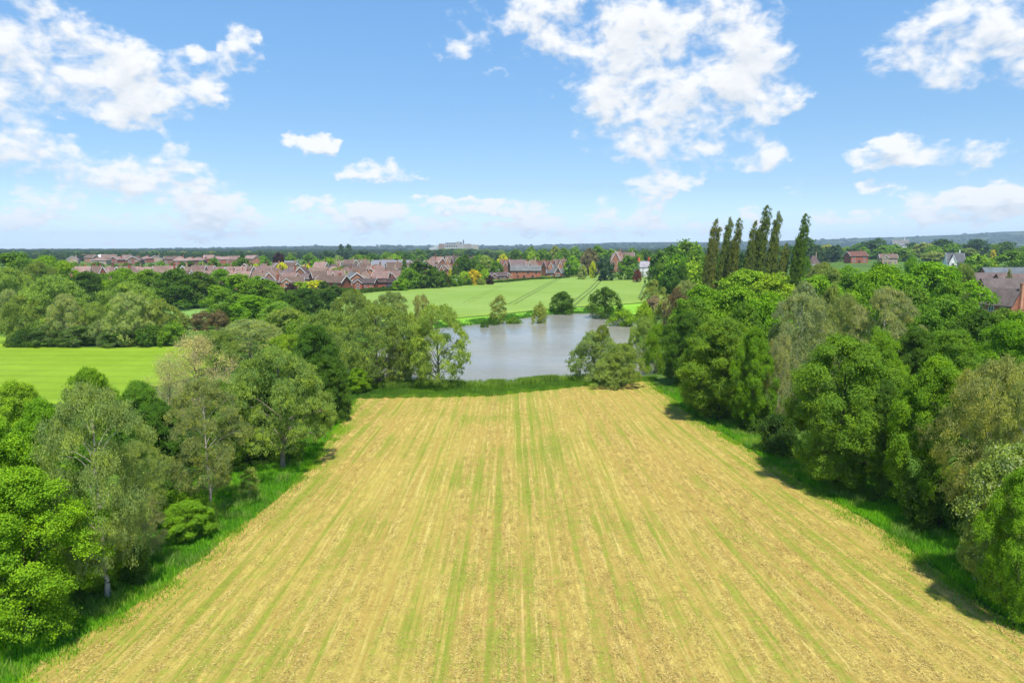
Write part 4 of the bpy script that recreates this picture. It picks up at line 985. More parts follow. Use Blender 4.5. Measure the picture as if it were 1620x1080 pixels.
# belts across the left background and behind everything, some hundred trees one can tell apart
def auto_belt(n, x0, x1, top, Y0, Y1, w0, w1, cols, where, group, seed):
    q = random.Random(seed); rows = []
    for k in range(n):
        cx = x0+(x1-x0)*(k+0.5)/n+q.uniform(-6, 6); Yd = q.uniform(Y0, Y1)
        tp = top+q.uniform(-2.5, 3.5); rows.append((cx, tp, Yd, q.uniform(w0, w1), q.choice(cols)))
    belt(rows, where, group)
auto_belt(30, 0, 470, 397.5, 1020, 1400, 12, 24, ['mid', 'dark', 'blue', 'dark', 'olive'], 'in wood behind left roofs', 'wood line behind the left roofs', 1)
auto_belt(22, 60, 400, 413.5, 410, 480, 14, 26, ['mid', 'fresh', 'dark', 'olive', 'dark'], 'between left roof rows', 'tree line between the left roof rows', 2)
auto_belt(24, 690, 1060, 395, 800, 1100, 18, 28, ['dark', 'mid', 'blue'], 'in farthest line, hill rightward', 'farthest tree line right of the hill', 3)
auto_belt(22, 1230, 1640, 389, 600, 850, 20, 32, ['dark', 'mid', 'blue', 'olive'], 'in farthest line at right', 'farthest tree line on the right', 4)
auto_belt(13, -20, 260, 430, 285, 320, 18, 30, ['mid', 'dark', 'fresh', 'olive'], 'in hedgerow behind the copse', 'hedgerow behind the copse', 6)

# far woodland nobody could count: one object of leaf clumps over the plain and the ridge
def far_wood():
    r = np.random.default_rng(77); me, H, W = far_mesh('oak2', 0)
    n = 15000; u = r.random(n)
    Yd = 900/(1-u*(1-900/5600)); px = r.uniform(-200, 1830, n); X = (px-810)/FPX*Yd
    den = vnoise(X, Yd, 260, 31)*0.6+vnoise(X, Yd, 90, 32)*0.4; keep = (den > 0.40) & (np.hypot((X-HILLC[0])/75, (Yd-HILLC[1])/40) > 1); X = X[keep]; Yd = Yd[keep]; n = len(X)
    Z = ground_z(X, Yd); Hh = r.uniform(6, 11, n); Ww = r.uniform(9, 18, n)*(1+Yd/5000)
    k = 46; D = nrm(r.normal(size=(n, k, 3))+[0, -.2, .55]); rr = 0.75+0.3*r.random((n, k, 1))
    P = np.stack([X, Yd, Z+Hh*0.5], -1)[:, None, :]+D*rr*np.stack([Ww/2, Ww/2, Hh*0.5], -1)[:, None, :]
    N = nrm(D+r.normal(size=D.shape)*0.5).reshape(-1, 3); P = P.reshape(-1, 3)
    sz = np.repeat(np.maximum(2.6, Yd/700), k)[:, None]
    T = nrm(np.cross(N, r.normal(size=N.shape))); B = np.cross(N, T)
    V = np.stack([P-T*sz/2, P+B*sz*.42, P+T*sz/2, P-B*sz*.42], 1).reshape(-1, 3)
    v = np.clip(np.repeat(r.random(n), k)*0.7+r.random(len(P))*0.3, 0, 1)
    o = link('far_woodland', mesh_np('far_woodland', V, np.arange(len(V)).reshape(-1, 4), M_LEAF, {'v': ('FACE', v)})); o.color = (.038, .075, .020, 1)
    tag(o, 'distant woods and treetops running to the hills', 'woodland', None, 'stuff')
far_wood()

# ------------------------------------------------------------------ houses
RC = {'brown': (.175, .118, .092), 'purple': (.130, .092, .090), 'grey': (.16, .16, .165), 'red': (.20, .090, .065), 'pink': (.24, .155, .135), 'slate': (.10, .105, .115), 'dark': (.07, .052, .05)}
BC = {'red': (.30, .095, .055), 'orange': (.38, .17, .09), 'buff': (.38, .27, .175), 'brown': (.22, .105, .07), 'white': (.72, .70, .66), 'cream': (.62, .55, .42)}
HP = {}
def house_proto(kind):
    """unit of about 10 m x 8 m; every part a mesh in the house's own axes, front towards -Y"""
    if kind in HP: return HP[kind]
    Pp = []   # (name, mesh, slot, parent index)
    def add(name, mb, mat, slot=None, parent=None): Pp.append((name, mb.mesh(name, mat), slot, parent)); return len(Pp)-1
    w, d, he, rh = {'detached': (10, 8, 5.0, 3.0), 'gablefront': (8, 9.5, 5.0, 3.6), 'crossgable': (11, 8, 5.0, 3.1), 'bungalow': (11, 8, 2.6, 2.4), 'hip': (11, 9, 5.0, 3.3), 'terrace': (18, 8, 5.0, 2.9)}[kind]
    W = MB(); Rf = MB(); Bs = []; x, y = w/2, d/2
    if kind == 'gablefront':
        W.prism([(-x, 0), (x, 0), (x, he), (0, he+rh), (-x, he)], -y, y, 'y')
        for s in (-1, 1): Rf.prism([(0, he+rh+.05), (s*(x+.4), he-.4*rh/x+.05), (s*(x+.4), he-.4*rh/x+.25), (0, he+rh+.27)], -y-.35, y+.35, 'y')
        for yy in (-y-.42, y+.36):
            B = MB(); Bs.append(B)
            for s in (-1, 1): B.prism([(0, he+rh-.12), (s*(x+.4), he-.4*rh/x-.14), (s*(x+.4), he-.4*rh/x+.24), (0, he+rh+.26)], yy, yy+.06, 'y')
    elif kind == 'hip':
        W.box(-x, x, -y, y, 0, he); e = .45
        Rf.poly([(-x-e, -y-e, he), (x+e, -y-e, he), (x+e, y+e, he), (-x-e, y+e, he), (-x+y, 0, he+rh), (x-y, 0, he+rh)], [(0, 1, 5, 4), (1, 2, 5), (2, 3, 4, 5), (3, 0, 4), (3, 2, 1, 0)])
        B = MB(); Bs.append(B); B.box(-x-e+.03, x+e-.03, -y-e-.05, -y-e-.005, he-.16, he+.02)
    else:
        W.prism([(-y, 0), (y, 0), (y, he), (0, he+rh), (-y, he)], -x, x, 'x')
        for s in (-1, 1): Rf.prism([(0, he+rh+.05), (s*(y+.4), he-.4*rh/y+.05), (s*(y+.4), he-.4*rh/y+.25), (0, he+rh+.27)], -x-.35, x+.35, 'x')
        for xx in (-x-.42, x+.36):
            B = MB(); Bs.append(B)
            for s in (-1, 1): B.prism([(0, he+rh-.12), (s*(y+.4), he-.4*rh/y-.14), (s*(y+.4), he-.4*rh/y+.24), (0, he+rh+.26)], xx, xx+.06, 'x')
    gx = None
    if kind in ('crossgable', 'bungalow'):
        gx = -w*.22; gw = 2.1; gh = he+rh*.78
        W.prism([(gx-gw, 0), (gx+gw, 0), (gx+gw, he), (gx, gh), (gx-gw, he)], -y-1.2, -y+2.5, 'y')
        B = MB(); Bs.append(B)
        for s in (-1, 1):
            k = (gh-he)/gw
            Rf.prism([(gx, gh+.05), (gx+s*(gw+.3), he-.3*k+.05), (gx+s*(gw+.3), he-.3*k+.22), (gx, gh+.24)], -y-1.5, -y+2.6, 'y')
            B.prism([(gx, gh-.12), (gx+s*(gw+.3), he-.3*k-.12), (gx+s*(gw+.3), he-.3*k+.21), (gx, gh+.23)], -y-1.57, -y-1.51, 'y')
    add('wall', W, M_BRICK, 'w'); add('roof', Rf, M_TILE, 'r'); [add('gable_trim' if kind != 'hip' else 'gutter', B, M_WHITE) for B in Bs]
    Ch = MB(); cx = x*.55
    Ch.box(cx-.35, cx+.35, -.1, .7, he+rh*.5, he+rh+1.0); Ch.box(cx-.42, cx+.42, -.17, .77, he+rh+1.0, he+rh+1.12); Ch.box(cx-.25, cx-.02, .2, .43, he+rh+1.12, he+rh+1.4); Ch.box(cx+.04, cx+.27, .2, .43, he+rh+1.12, he+rh+1.4)
    add('chimney', Ch, M_BRICK, 'w')
    def window(xc, zc, ww, wh, yf, face='y'):
        f = MB(); g = MB(); t = .09
        if face == 'y':
            f.box(xc-ww/2, xc+ww/2, yf-.05, yf, zc-wh/2-t, zc-wh/2); f.box(xc-ww/2, xc+ww/2, yf-.05, yf, zc+wh/2-t, zc+wh/2)
            for q in (xc-ww/2, xc-t/2, xc+ww/2-t): f.box(q, q+t, yf-.045, yf-.002, zc-wh/2, zc+wh/2-t)
            g.box(xc-ww/2+.03, xc+ww/2-.03, yf-.02, yf+.02, zc-wh/2, zc+wh/2-.05)
        i = add('window', f, M_WHITE); add('pane', g, M_GLASS, None, i)
    fy = -y
    lv = [1.5, 4.0] if kind != 'bungalow' else [1.5]
    for z in lv:
        if gx is not None:
            window(gx, z, 1.9, 1.3, fy-1.2); window(w*.12, z, 1.5, 1.2, fy); window(w*.36, z, 1.5, 1.2, fy)
        elif kind == 'gablefront':
            window(-x*.5, z, 1.6, 1.2, fy); window(x*.5, z, 1.6, 1.2, fy)
        else:
            for q in ([-.36, -.12, .14, .38] if kind == 'terrace' else [-.32, .3]): window(w*q, z, 1.6, 1.2, fy)
    D = MB(); dxx = 0.0 if kind != 'gablefront' else 0.0
    D.box(dxx-.5, dxx+.5, fy-.06, fy-.003, 0.05, 2.15); add('door', D, M_DARK)
    HP[kind] = (Pp, he+rh, w); return HP[kind]
def house(kind, cx, ridge, base, wpx, yaw, roof, brick, label, group=None, detail=True, Yd=None):
    Pp, h, w = house_proto(kind)
    if Yd is None: Yd = G(cx, base)[1]
    x = x_at(cx, Yd, 4); hh = z_at(ridge, Yd)-gz(x, Yd); wm = wpx/FPX*depth(Yd)
    s = hh/h; sx = max(0.5, min(2.2, wm/(w*max(.75, abs(math.cos(R(yaw)))))))
    e = bpy.data.objects.new('house', None); C.objects.link(e); e.location = (x, Yd, gz(x, Yd)-.05); e.rotation_euler = (0, 0, R(yaw)); e.scale = (sx, min(sx, 1.3), s); e.empty_display_size = .1
    made = []
    for i, (nm, me, slot, par) in enumerate(Pp):
        if not detail and nm in ('window', 'pane', 'door') and i > 11: made.append(None); continue
        if par is not None and made[par] is None: made.append(None); continue
        o = link(nm, me, e if par is None else made[par]); made.append(o)
        if slot == 'w': o.color = (*BC[brick], 1)
        if slot == 'r': k = 1+hr.uniform(-.28, .28); o.color = (*[q*k for q in RC[roof]], 1)
    return tag(e, label, 'house', group)
hr = random.Random(9)
FR = 'houses in the front row of the estate'
for a in [
 ('crossgable', 402, 437, 455, 44, 12, 'brown', 'orange', 'brown-roofed house at the left end of the estate front row'),
 ('gablefront', 432, 438, 458, 30, -25, 'purple', 'red', 'front-gabled house with white bargeboards, second in the estate front row'),
 ('crossgable', 462, 438, 458, 34, 15, 'brown', 'orange', 'house with an orange front wall behind the yellow hedge'),
 ('terrace', 494, 429, 446, 42, 5, 'purple', 'white', 'purple-brown roofed house with a row of white windows'),
 ('detached', 526, 436, 462, 44, -12, 'brown', 'red', 'large red brick house with a tall plain roof facing the crop field'),
 ('gablefront', 560, 431, 457, 26, 28, 'grey', 'orange', 'steep brick gable house right of the large red brick house'),
 ('crossgable', 578, 440, 458, 34, -4, 'dark', 'red', 'dark-roofed house with two small white front windows'),
 ('detached', 610, 440, 456, 36, -4, 'dark', 'red', 'low dark-roofed house with white panels before the dark tree clump'),
 ('gablefront', 583, 424, 446, 26, 20, 'brown', 'orange', 'brick gable house above the two-window house'),
 ('detached', 608, 425, 445, 40, -18, 'brown', 'orange', 'big brown roof sloping above the low white-panelled house'),
 ('detached', 638, 429, 444, 22, 0, 'brown', 'cream', 'small house with white windows left of the dark tree clump')]:
    house(*a, group=FR)
BR = 'bungalows along the crop field'
for a in [
 ('bungalow', 702, 440, 450, 26, -8, 'purple', 'red', 'bungalow at the left end of the row by the crop field'),
 ('bungalow', 722, 436, 449, 28, 10, 'purple', 'white', 'bungalow with white dormer front, second in the row'),
 ('bungalow', 745, 435, 447, 30, -12, 'purple', 'brown', 'wide purple-roofed bungalow in the middle of the row'),
 ('bungalow', 762, 434, 445, 22, 8, 'dark', 'brown', 'dark-roofed bungalow behind the low brown hedge'),
 ('bungalow', 790, 431, 442, 26, -6, 'purple', 'brown', 'purple-roofed bungalow left of the long brick barn house'),
 ('bungalow', 808, 431, 441, 20, 14, 'slate', 'orange', 'small slate-roofed wing joined at the left of the barn house')]:
    house(*a, group=BR)
house('crossgable', 786, 419, 433, 28, 24, 'red', 'white', 'white-walled house with red-brown gable behind the bungalows')
house('gablefront', 699, 430, 440, 14, 0, 'red', 'orange', 'orange-roofed cottage behind the left bungalow')
# rows behind, each house told by its place in its row
def row(n, x0, x1, ridge, drop, Y0, kinds, where, group, seed, w=(20, 32), roofs=('brown', 'purple', 'brown', 'pink')):
    q = random.Random(seed); L = []
    for k in range(n):
        cx = x0+(x1-x0)*(k+.5)/n+q.uniform(-3, 3); L.append((cx, q.choice(kinds), ridge(cx)+q.uniform(-1.8, 1.8), q.uniform(*w)*.85, q.uniform(-35, 35), q.choice(roofs), q.choice(['orange', 'red', 'buff', 'brown'])))
    L.sort(key=lambda t: t[0])
    for k, (cx, kd, rg, ww, yw, rf, bc) in enumerate(L):
        place = 'leftmost' if k == 0 else 'rightmost' if k == n-1 else ORD[k]+' from left'
        Yd = Y0+q.uniform(-12, 12)
        if Y0 > 650: Yd = q.uniform(560, 980); rg = 390+(20-q.uniform(7.5, 10))*FPX/Yd; ww = q.uniform(10, 17)*FPX/Yd
        kind_word = {'detached': 'plain-roofed', 'gablefront': 'front-gabled', 'crossgable': 'cross-gabled', 'hip': 'hip-roofed', 'terrace': 'long'}[kd]
        house(kd, cx, rg, 0, ww, yw, rf, bc, f'{kind_word} brick house with {rf} roof, {place} {where}', group, False, Yd)
K4 = ['detached', 'gablefront', 'crossgable', 'hip']
row(11, 375, 640, lambda x: 431-(x-375)*.010, 12, 335, K4, 'in estate second row', 'houses in the second row of the estate', 1, (24, 36))
row(12, 378, 650, lambda x: 423.5-(x-375)*.008, 10, 385, K4+['terrace'], 'in estate third row', 'houses in the third row of the estate', 2, (22, 34))
row(12, 380, 655, lambda x: 417.5-(x-375)*.006, 8, 440, K4, 'in estate fourth row', 'houses in the fourth row of the estate', 3, (18, 28))
row(9, 500, 690, lambda x: 412, 6, 510, K4, 'in estate last row', 'houses in the last row of the estate', 4, (16, 24))
row(18, 120, 385, lambda x: 422-abs(x-250)*.008, 8, 370, K4, 'in row behind copse', 'houses behind the copse', 5, (20, 32), ('pink', 'brown', 'pink'))
row(8, 290, 385, lambda x: 428, 8, 345, K4, 'behind the large fresh tree', 'houses behind the large fresh tree', 6, (18, 26), ('pink', 'brown'))
row(22, 110, 420, lambda x: 404, 4, 700, K4+['terrace'], 'in far left row', 'far pinkish roofs on the left', 7, (10, 18), ('pink', 'pink', 'brown'))
row(9, 682, 760, lambda x: 407, 5, 540, K4, 'in row below hill', 'roof row below the hill', 8, (14, 20), ('pink', 'brown', 'purple'))
row(8, 795, 905, lambda x: 412, 5, 470, ['detached', 'crossgable', 'hip'], 'in row behind barn house', 'roof row behind the barn house', 9, (20, 28), ('brown', 'red', 'purple'))
row(5, 966, 1000, lambda x: 400.0, 5, 560, K4, 'behind the round field trees', 'pinkish roofs behind the round field trees', 10, (12, 18), ('pink', 'pink'))
row(4, 690, 720, lambda x: 419, 5, 420, K4, 'between two dark clumps', 'houses between the dark tree clumps', 11, (16, 22), ('brown', 'pink'))

def part(name, mb, mat, parent, color=None):
    o = mb.build(name, mat, parent)
    if color: o.color = (*color, 1)
    return o
def root(name, x, y, yaw, label, cat, sc=1.0):
    e = bpy.data.objects.new(name, None); C.objects.link(e); e.location = (x, y, gz(x, y)-.05); e.rotation_euler = (0, 0, R(yaw)); e.scale = (sc,)*3; e.empty_display_size = .1
    return tag(e, label, cat)
def win(parent, xc, z0, ww, wh, yf, frame=M_WHITE, bars=1):
    f = MB(); t = .1
    f.box(xc-ww/2, xc+ww/2, yf-.06, yf-.002, z0-t, z0); f.box(xc-ww/2, xc+ww/2, yf-.06, yf-.002, z0+wh-t, z0+wh)
    for k in range(bars+2):
        q = xc-ww/2+(ww-t)*k/(bars+1); f.box(q, q+t, yf-.055, yf-.003, z0, z0+wh-t)
    o = f.build('window', frame, parent); g = MB(); g.box(xc-ww/2+.03, xc+ww/2-.03, yf-.03, yf+.02, z0, z0+wh-.04); g.build('pane', M_GLASS, o)
# long brick barn house
Yb = G(832, 441)[1]
e = root('barn_house', x_at(832, Yb), Yb, -4, 'long red brick barn house with grey slate roof at the crop field edge', 'house', .98)
W = MB(); W.prism([(-4, 0), (4, 0), (4, 5.2), (0, 8.2), (-4, 5.2)], -9.5, 9.5, 'x'); part('wall', W, M_BRICK, e, (.33, .125, .07))
Rf = MB(); [Rf.prism([(0, 8.25), (s*4.5, 4.9), (s*4.5, 5.12), (0, 8.48)], -9.9, 9.9, 'x') for s in (-1, 1)]; part('roof', Rf, M_TILE, e, (.15, .155, .155))
for xc in (-5.6, 1.5, 6.6): win(e, xc, 3.2, 1.0, 1.6, -4, M_DARK, 0)
for xc in (-5.0, -1, 4.5): win(e, xc, 0.9, 1.2, 1.2, -4, M_DARK, 0)
Ch = MB(); Ch.box(8.0, 9.0, -.5, .5, 6, 9.6); Ch.box(7.9, 9.1, -.6, .6, 9.6, 9.75); part('chimney', Ch, M_BRICK, e, (.33, .125, .07))
# house with three steep gables
Yb = G(893, 437)[1]
e = root('gabled_house', x_at(893, Yb), Yb, -3, 'slate-roofed house with steep white-edged dormer gables beside the barn house', 'house', 1.0)
W = MB(); W.prism([(-4.5, 0), (4.5, 0), (4.5, 2.6), (0, 7.9), (-4.5, 2.6)], -12, 12, 'x')
for gx_ in (-4.6, 3.6, 8.8): W.prism([(gx_-2.1, 0), (gx_+2.1, 0), (gx_+2.1, 2.7), (gx_, 6.9), (gx_-2.1, 2.7)], -5.3, -1, 'y')
part('wall', W, M_BRICK, e, (.30, .12, .075))
Rf = MB(); [Rf.prism([(0, 7.95), (s*5.0, 2.1), (s*5.0, 2.35), (0, 8.2)], -12.4, 12.4, 'x') for s in (-1, 1)]
for gx_ in (-4.6, 3.6, 8.8):
    for s in (-1, 1): Rf.prism([(gx_, 6.95), (gx_+s*2.5, 1.95), (gx_+s*2.5, 2.15), (gx_, 7.2)], -5.6, -.8, 'y')
part('roof', Rf, M_TILE, e, (.12, .125, .135))
for gx_ in (-4.6, 3.6, 8.8):
    B = MB()
    for s in (-1, 1): B.prism([(gx_, 6.7), (gx_+s*2.55, 1.7), (gx_+s*2.55, 2.2), (gx_, 7.25)], -5.7, -5.61, 'y')
    part('gable_trim', B, M_WHITE, e); win(e, gx_, 3.0, 1.8, 1.9, -5.3, M_DARK, 1); win(e, gx_, .5, 2.4, 1.6, -5.3, M_WHITE, 2)
for xx in (-12.5, 12.42): B = MB(); [B.prism([(0, 7.7), (s*5.05, 1.85), (s*5.05, 2.4), (0, 8.25)], xx, xx+.08, 'x') for s in (-1, 1)]; part('bargeboard', B, M_WHITE, e)
Ch = MB(); Ch.box(-1.1, .1, -2.2, -1.0, 3, 10.2); Ch.box(-1.2, .2, -2.3, -.9, 10.2, 10.4); part('chimney', Ch, M_BRICK, e, (.33, .125, .07))
for xc in (-8.8, -.5 , 6.2): win(e, xc, .7, 1.5, 1.3, -4.5)
# outbuilding
Yb = G(936, 435)[1]
e = root('outbuilding', x_at(936, Yb), Yb, 5, 'low brick outbuilding with purple roof right of the dormer house', 'outbuilding')
W = MB(); W.prism([(-3, 0), (3, 0), (3, 2.6), (0, 5), (-3, 2.6)], -4.5, 4.5, 'x'); part('wall', W, M_BRICK, e, BC['orange'])
Rf = MB(); [Rf.prism([(0, 5.05), (s*3.4, 2.3), (s*3.4, 2.5), (0, 5.3)], -4.8, 4.8, 'x') for s in (-1, 1)]; part('roof', Rf, M_TILE, e, RC['purple'])
D = MB(); D.box(-.6, .6, -3.06, -3.003, .05, 2.1); part('door', D, M_DARK, e)
# white cottage with tall red chimneys
Yb = 455
e = root('cottage', x_at(1018, Yb), Yb, 18, 'white-walled house with two bright red chimneys above the crop field', 'house', 1.0)
W = MB(); W.prism([(-4, 0), (4, 0), (4, 7.0), (0, 10.5), (-4, 7.0)], -5, 5, 'x'); W.box(-3.5, 1.5, -6.5, -3.9, 0, 4.5); part('wall', W, M_PAINT, e, (.52, .50, .48))
Rf = MB(); [Rf.prism([(0, 10.55), (s*4.4, 6.8), (s*4.4, 7.0), (0, 10.8)], -5.3, 5.3, 'x') for s in (-1, 1)]; part('roof', Rf, M_TILE, e, (.30, .28, .32))
for q in (-4.4, 3.2): Ch = MB(); Ch.box(q, q+1.2, -.6, .6, 8, 13.0); Ch.box(q-.1, q+1.3, -.7, .7, 13.0, 13.3); part('chimney', Ch, M_PAINT, e, (.60, .13, .05))
for xc in (-2.6, 2.6): win(e, xc, 5.0, 1.2, 1.3, -4); win(e, xc, 1.2 , 1.2, 1.3, -4 if xc > 0 else -6.5)
tree('bush1', 1009, 425, 375, 14, (.16, .05, .04), 'shrub', 'red-brown shrub before the white house with red chimneys', 'shrub')
# brick cluster at the right, with the timbered gable
Yh = 152
def big_house(cx, y, yaw, w, d, he, rh, roof, label, gable=True, name='brick_house'):
    e = root(name, x_at(cx, y), y, yaw, label, 'house')
    x = w/2; yy = d/2; W = MB(); W.prism([(-yy, 0), (yy, 0), (yy, he), (0, he+rh), (-yy, he)], -x, x, 'x'); part('wall', W, M_BRICK, e, (.33, .135, .08))
    Rf = MB(); [Rf.prism([(0, he+rh+.04), (s*(yy+.45), he-.45*rh/yy+.04), (s*(yy+.45), he-.45*rh/yy+.22), (0, he+rh+.24)], -x-.3, x+.3, 'x') for s in (-1, 1)]; part('roof', Rf, M_TILE, e, roof)
    for xx in (-x-.37, x+.31): B = MB(); [B.prism([(0, he+rh-.12), (s*(yy+.4), he-.4*rh/yy-.12), (s*(yy+.4), he-.4*rh/yy+.2), (0, he+rh+.2)], xx, xx+.06, 'x') for s in (-1, 1)]; part('bargeboard', B, M_DARK, e)
    for xc in (-w*.3, 0, w*.3): win(e, xc, 3.2, 1.3, 1.2, -yy); win(e, xc, .9, 1.3, 1.2, -yy)
    return e
e = big_house(1578, 182, -62, 9.5, 7.5, 5.0, 3.9, (.13, .10, .092), 'brick house with dark roof and end chimney nearest the camera at right')
Ch = MB(); Ch.box(4.76, 5.4, -.6, .6, 0, 10.4); Ch.box(4.7, 5.5, -.7, .7, 10.4, 10.6); part('chimney', Ch, M_BRICK, e, (.46, .20, .12))
big_house(1592, 232, -8, 17, 9, 5.0, 4.2, (.125, .098, .092), 'large dark-roofed brick house behind the end chimney house')
big_house(1562, 290, 6, 16, 8, 5.0, 3.9, (.135, .10, .095), 'brown-roofed brick house at the left back of the right cluster')
big_house(1606, 284, -4, 16, 8, 5.0, 3.7, (.15, .105, .095), 'brown-roofed brick house at the right back of the right cluster')
big_house(1585, 345, 3, 22, 8, 5.0, 4.4, (.13, .15, .17), 'blue-grey roofed house farthest back in the right cluster')
e = root('timbered_house', x_at(1612, 192), 192, 40, 'house with black and white timbered gable at the right frame edge', 'house')
W = MB(); W.prism([(-3.6, 0), (3.6, 0), (3.6, 4.2), (0, 7.6), (-3.6, 4.2)], -5, 5, 'y'); part('wall', W, M_PAINT, e, (.66, .58, .42))
Rf = MB(); [Rf.prism([(0, 7.65), (s*4.1, 3.75), (s*4.1, 3.95), (0, 7.9)], -5.5, 5.4, 'y') for s in (-1, 1)]; part('roof', Rf, M_TILE, e, (.15, .135, .145))
B = MB()
for k in range(-3, 4): B.box(k*1.05-.09, k*1.05+.09, -5.05, -5.002, 3.4, 7.3-abs(k)*1.0)
B.box(-3.6, 3.6, -5.06, -5.003, 3.2, 3.4); B.box(-3.6, 3.6, -5.06, -5.003, 4.2, 4.36); part('timber_framing', B, M_DARK, e)
win(e, 0, 1.0, 1.8, 1.3, -5)
# houses of the right background
house('detached', 1353, 398, 0, 28, 6, 'red', 'red', 'red brick house with a white window band in the right background', Yd=570)
house('crossgable', 1403, 402, 0, 24, -15, 'brown', 'buff', 'buff house half hidden by trees in the right background', Yd=550)
house('crossgable', 1508, 401, 0, 24, -14, 'slate', 'white', 'white house with slate roof among trees in the right background', Yd=430)
house('terrace', 1422, 380, 0, 26, 4, 'grey', 'white', 'tiny long pale building at the foot of the right hills', detail=False, Yd=1100)
house('hip', 1285, 404, 0, 18, 10, 'purple', 'buff', 'house glimpsed right of the short poplar', Yd=420)
# long grey halls behind the estate, and the white shed at far left
for k, (cx, rg, Yd_, wm, lab) in enumerate([(620, 411, 470, 26, 'long grey-roofed hall behind the estate, left half'), (640, 412, 462, 10, 'short grey-roofed hall beside the long hall'),
        (165, 403, 900, 12, 'small white-roofed shed among the left background trees'), (462, 412, 480, 9, 'small grey-roofed hall among the estate trees')]):
    e = root('hall', x_at(cx, Yd_), Yd_, 3, lab, 'hall'); h = z_at(rg, Yd_)
    W = MB(); W.prism([(-6, 0), (6, 0), (6, h*.62), (0, h), (-6, h*.62)], -wm/2, wm/2, 'x'); part('wall', W, M_BRICK, e, (.50, .42, .34))
    Rf = MB(); [Rf.prism([(0, h+.05), (s*6.5, h*.59), (s*6.5, h*.59+.2), (0, h+.28)], -wm/2-.3, wm/2+.3, 'x') for s in (-1, 1)]; part('roof', Rf, M_PAINT, e, (.17, .175, .195) if k != 2 else (.6, .6, .58))
    D = MB(); D.box(-1.5, 1.5, -6.06, -6.004, .05, 2.8); part('door', D, M_DARK, e)
# garden things along the crop field
for k, (px, py, lab) in enumerate([(707, 449, 'white garden parasol nearest the left bungalow'), (741, 446, 'white garden parasol before the middle bungalow'), (783, 441, 'white parasol before the conservatory')]):
    x, y = G(px, py); e = root('garden_parasol', x, y-2, 0, lab, 'parasol')
    m = MB(); m.box(-.04, .04, -.04, .04, 0, 2.5); m.build('pole', M_WHITE, e); n = 8; r_ = 2.2
    pts = [(r_*math.cos(2*math.pi*j/n), r_*math.sin(2*math.pi*j/n), 2.15) for j in range(n)]+[(0, 0, 2.9)]; m = MB(); m.poly(pts+[(p[0]*.97, p[1]*.97, p[2]-.06) for p in pts], [(j, (j+1) % n, n) for j in range(n)]+[((j+1) % n+n+1, j+n+1, 2*n+1) for j in range(n)]+[(j, j+n+1, (j+1) % n+n+1, (j+1) % n) for j in range(n)]); m.build('canopy', M_WHITE, e)
for k, (px, py, lab) in enumerate([(796, 442, 'white-framed conservatory at the garden end of the crop field'), (716, 450, 'white conservatory behind the left bungalow')]):
    x, y = G(px, py); e = root('conservatory', x, y, -6, lab, 'conservatory')
    m = MB(); m.box(-2.5, 2.5, -1.8, 1.8, 0, .8); part('wall', m, M_BRICK, e, BC['red'])
    m = MB(); [m.box(-2.5+q*5/6-.05, -2.5+q*5/6+.05, -1.86, -1.76, .8, 2.3) for q in range(7)]; m.box(-2.6, 2.6, -1.9, 1.9, 2.3, 2.45); m.build('frame', M_WHITE, e)
    m = MB(); m.box(-2.4, 2.4, -1.74, 1.74, .8, 2.3); m.build('glazing', M_GLASS, e)
    m = MB(); m.poly([(-2.7, -2, 2.45), (2.7, -2, 2.45), (2.7, 2, 2.45), (-2.7, 2, 2.45), (-1.3, 0, 3.4), (1.3, 0, 3.4)], [(0, 1, 5, 4), (1, 2, 5), (2, 3, 4, 5), (3, 0, 4), (3, 2, 1, 0)]); m.build('roof', M_WHITE, e)
for px, py, lab in [(752, 447, 'small brown garden shed before the wide bungalow'), (616, 459, 'small dark garden shed at the crop field corner'), (980, 434, 'low white garden shed by the round field tree')]:
    x, y = G(px, py); e = root('garden_shed', x, y, 10, lab, 'shed'); m = MB(); m.prism([(-1.2, 0), (1.2, 0), (1.2, 1.8), (0, 2.4), (-1.2, 1.8)], -1.5, 1.5, 'x'); part('wall', m, M_PAINT, e, (.16, .08, .04) if px != 980 else (.6, .58, .55))
    m = MB(); [m.prism([(0, 2.42), (s*1.4, 1.68), (s*1.4, 1.76), (0, 2.52)], -1.6, 1.6, 'x') for s in (-1, 1)]; m.build('roof', M_DARK, e)
# the pale building on the rise
bx, by = HILLC; e = root('hilltop_building', bx, by, 0, 'large pale stone building with towers on the distant wooded rise', 'building'); gb = gz(bx, by)
zb = z_at(391, by)-gb; e.location.z = gb
sc = by/FPX
def hb_box(name, x0, x1, ptop, mat, y0=-6, y1=10, col=None, pbot=393.5):
    m = MB(); m.box((x0-722)*sc, (x1-722)*sc, y0, y1, z_at(pbot, by)-gb-4, z_at(ptop, by)-gb); return part(name, m, mat, e, col)
hb_box('wing', 695, 704, 385.5, M_PAINT, col=(.26, .19, .16)); hb_box('main_block', 704, 724, 386.0, M_PAINT, -8, 9, (.40, .385, .36)); hb_box('upper_block', 705, 722, 384.0, M_PAINT, -3, 8, (.10, .12, .15))
hb_box('tower', 722, 727, 382.4, M_PAINT, -7.5, 5, (.33, .32, .31)); hb_box('tower', 728, 731, 383.0, M_PAINT, -5, 3, (.16, .17, .19)); hb_box('tower', 732.5, 734.3, 381.0, M_PAINT, -4, 1, (.15, .16, .18))
hb_box('wing', 727, 735, 386.4, M_PAINT, -6, 8, (.36, .34, .33)); hb_box('wing', 735, 745, 385.8, M_PAINT, -5, 9, (.30, .27, .24)); hb_box('wing', 745, 757, 387.2, M_PAINT, -7, 9, (.36, .32, .28)); hb_box('wing', 688, 695, 388.4, M_PAINT, -7, 6, (.42, .40, .38))
